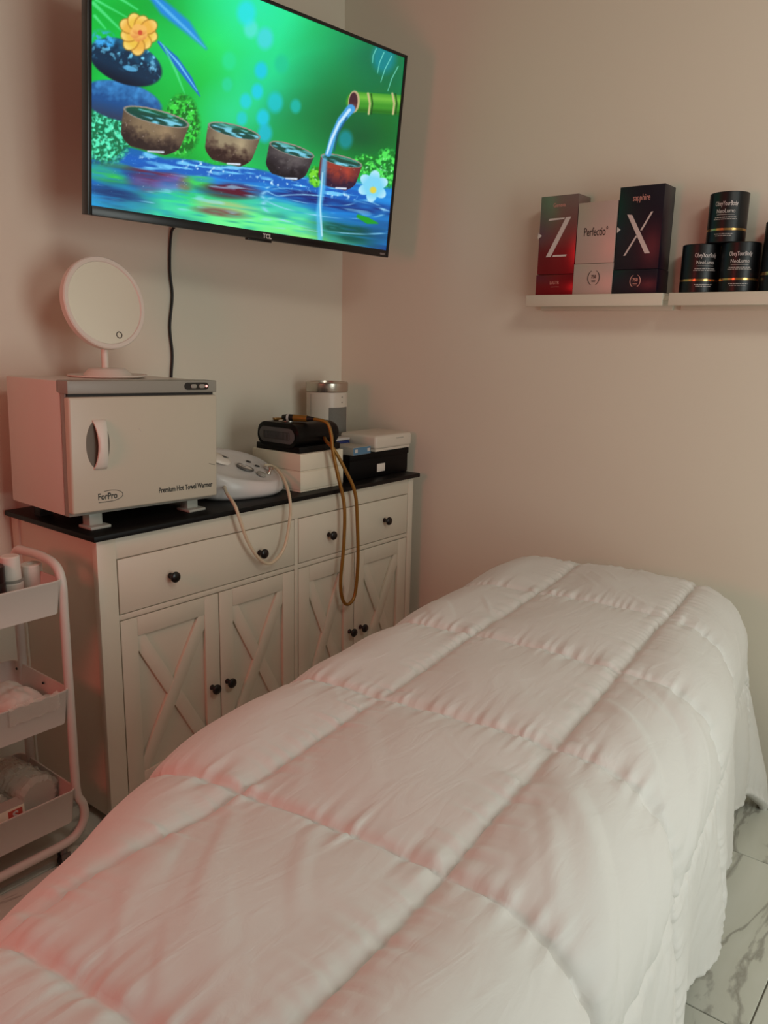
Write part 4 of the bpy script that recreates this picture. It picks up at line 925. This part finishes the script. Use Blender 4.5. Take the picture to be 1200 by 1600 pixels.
# things on the cart
zt1 = 0.688; zt2 = 0.397; zt3 = 0.119
def bottle_like(name, x, y, prof, m, lab, cat, extra=None):
    t = thing(name, (x, y, zt1), lab, cat); b = nb(); lathe(b, prof, (x, y, zt1), 32); obj('body', b, m, t)
    for nm, pr, mm_ in (extra or []): b = nb(); lathe(b, pr, (x, y, zt1), 32); obj(nm, b, mm_, t)
    return t
bottle_like('pump_bottle', -1.640, -0.385, [(0, 0), (0.026, 0), (0.027, 0.003), (0.027, 0.066), (0.024, 0.070), (0, 0.070)], M['cream_plastic'], 'white capped bottle with grey ring in the top tray of the cart', 'bottle',
    [('ring', [(0.015, 0.070), (0.0275, 0.070), (0.0275, 0.076), (0.015, 0.076)], M['warmer_grey']), ('cap', [(0, 0.076), (0.0235, 0.076), (0.0225, 0.132), (0.020, 0.134), (0, 0.134)], M['cream_plastic'])])
bottle_like('tape_roll', -1.583, -0.375, [(0.008, 0.0), (0.0245, 0.0), (0.0255, 0.002), (0.0255, 0.098), (0.024, 0.100), (0.010, 0.100), (0.008, 0.096), (0.008, 0.0)], M['cloth_white'], 'white paper roll standing at the right end of the top tray', 'roll',
    [('core', [(0.0, 0.090), (0.0079, 0.090), (0.0, 0.091)], M['carton_grey'])])
bottle_like('cream_jar', -1.705, -0.395, [(0, 0), (0.040, 0), (0.042, 0.004), (0.042, 0.080), (0.040, 0.083), (0, 0.083)], M['jar_black'], 'black cream jar in the top tray left of the white bottle', 'jar',
    [('lid', [(0, 0.084), (0.042, 0.084), (0.042, 0.118), (0.039, 0.121), (0, 0.121)], M['jar_black'])])
t = thing('glass_dish', (-1.755, -0.447, zt1), 'pale round dish with bright rim at the front of the top tray', 'dish')
b = nb(); lathe(b, [(0, 0), (0.022, 0), (0.030, 0.03), (0.038, 0.080), (0.0395, 0.082), (0.036, 0.082), (0.028, 0.03), (0, 0.004)], (-1.755, -0.447, zt1), 40); obj('bowl', b, M['white_plastic'], t)
# folded cloths in the middle tray
def pillow(cx, cy, z0, w, d, h, seed, rot=0, nx=34, ny=26, puff=2.6, rough=0.006):
    t = nb(); top = []; bot = []
    for i in range(nx+1):
        ra, rb = [], []
        for j in range(ny+1):
            u, v = -1+2*i/nx, -1+2*j/ny
            e = (max(0, 1-abs(u)**puff)*max(0, 1-abs(v)**puff))**0.45
            k = 1-0.05*(u*u+v*v)/2
            nz = float(vnoise(np.array(u*3.1+seed), np.array(v*3.3+seed*2), seed))
            n2 = float(vnoise(np.array(u*8.1+seed), np.array(v*8.3), seed+3))
            x, y = u*w/2*k, v*d/2*k
            X = cx+x*math.cos(rot)-y*math.sin(rot); Y = cy+x*math.sin(rot)+y*math.cos(rot)
            ra.append(t.verts.new((X, Y, z0+h*0.25+h*0.70*e+rough*nz*e+rough*0.5*n2*e)))
            rb.append(t.verts.new((X, Y, z0+h*0.25*(1-e))) if 0 < i < nx and 0 < j < ny else ra[-1])
        top.append(ra); bot.append(rb)
    for i in range(nx):
        for j in range(ny):
            t.faces.new((top[i][j], top[i+1][j], top[i+1][j+1], top[i][j+1]))
            f = (bot[i][j], bot[i][j+1], bot[i+1][j+1], bot[i+1][j])
            if len(set(f)) >= 3: 
                try: t.faces.new(f)
                except ValueError: pass
    return t
o = obj('folded_cloth', pillow(-1.660, -0.365, zt2, 0.130, 0.190, 0.085, 3, R(8)), M['cloth_white'], smooth=70, origin=(-1.660, -0.365, zt2)); tag(o, 'folded white cloth lying at the right end of the middle tray', 'cloth')
o = obj('folded_cloth', pillow(-1.815, -0.365, zt2, 0.165, 0.190, 0.105, 9, R(-4)), M['cloth_white'], smooth=70, origin=(-1.815, -0.365, zt2)); tag(o, 'crumpled white cloth at the left in the middle tray', 'cloth')
# a strip of clear film stuck over the front edge of the middle tray
t = nb(); rows = []
for i in range(19):
    x = -1.730+i*0.0070; r_ = []
    for j in range(9):
        z = 0.489-j*0.0055-0.0025*math.sin(i*1.3); y = -0.5035-0.0022*abs(math.sin(i*1.7+j*2.1))-(0.001 if j else -0.006)
        r_.append(t.verts.new((x+0.002*math.sin(j*2.3+i), y, z)))
    rows.append(r_)
for a, c in zip(rows[:-1], rows[1:]):
    for j in range(8): t.faces.new((a[j], c[j], c[j+1], a[j+1]))
o = obj('film_scrap', t, M['film'], smooth=20, origin=(-1.66, -0.505, 0.45)); tag(o, 'crinkled clear plastic scrap hanging over the front of the middle tray', 'plastic')
# wrapped rolls and a small box in the bottom tray
def wrapped_roll(x, y, z, r, L, lab, seed, rotz):
    t = thing('wrapped_roll', (x, y, zt3), lab, 'roll', 'film-wrapped rolls in the bottom tray')
    mt = Matrix.Translation((x, y, z)) @ Matrix.Rotation(rotz, 4, 'Z') @ Matrix.Rotation(R(90), 4, 'X')
    b = nb(); lathe(b, [(0, -L/2), (r*0.86, -L/2), (r*0.95, -L/2+0.008), (r*0.95, L/2-0.008), (r*0.86, L/2), (0, L/2)], n=36, mtx=mt); obj('roll', b, M['gauze'], t, smooth=50)
    tt = nb(); rings = []; n = 44
    for k in range(21):
        s = -1+2*k/20; zz = s*L*0.54; base = r*(1.03 if abs(s) < 0.9 else 0.80)
        rings.append([tt.verts.new(mt @ Vector(((base+0.0060*float(vnoise(np.array(i*1.4), np.array(k*1.1), seed)))*math.cos(2*math.pi*i/n), (base+0.0060*float(vnoise(np.array(i*1.4), np.array(k*1.1), seed+1)))*math.sin(2*math.pi*i/n), zz))) for i in range(n)])
    for a, c in zip(rings[:-1], rings[1:]):
        for i in range(n): tt.faces.new((a[i], a[(i+1) % n], c[(i+1) % n], c[i]))
    tt.faces.new(rings[0]); tt.faces.new(rings[-1])
    obj('film_wrap', tt, M['film'], t, smooth=12, label='clear shiny plastic film')
wrapped_roll(-1.642, -0.340, zt3+0.062, 0.057, 0.165, 'plastic-wrapped white roll at the right end of the bottom tray', 5, R(5))
wrapped_roll(-1.770, -0.340, zt3+0.064, 0.058, 0.165, 'plastic-wrapped white roll at the left in the bottom tray', 8, R(5))
gb = thing('glove_box', (-1.752, -0.468, zt3), 'small white box with a red printed square at the front of the bottom tray', 'box')
obj('box_body', bx(-1.815, -1.703, -0.4885, -0.448, zt3, zt3+0.106, bev=0.001), M['carton_white'], gb)
obj('grey_top', bx(-1.8145, -1.7035, -0.488, -0.4485, zt3+0.1055, zt3+0.1075), M['carton_grey'], gb, smooth=0)
obj('red_square', bx(-1.744, -1.709, -0.4892, -0.4884, zt3+0.062, zt3+0.100), M['print_red'], gb, smooth=0)
text('letter_s', 'S', 0.032, FRONT(-1.7265, -0.4893, zt3+0.083), M['print_white'], gb, bold=0.001)
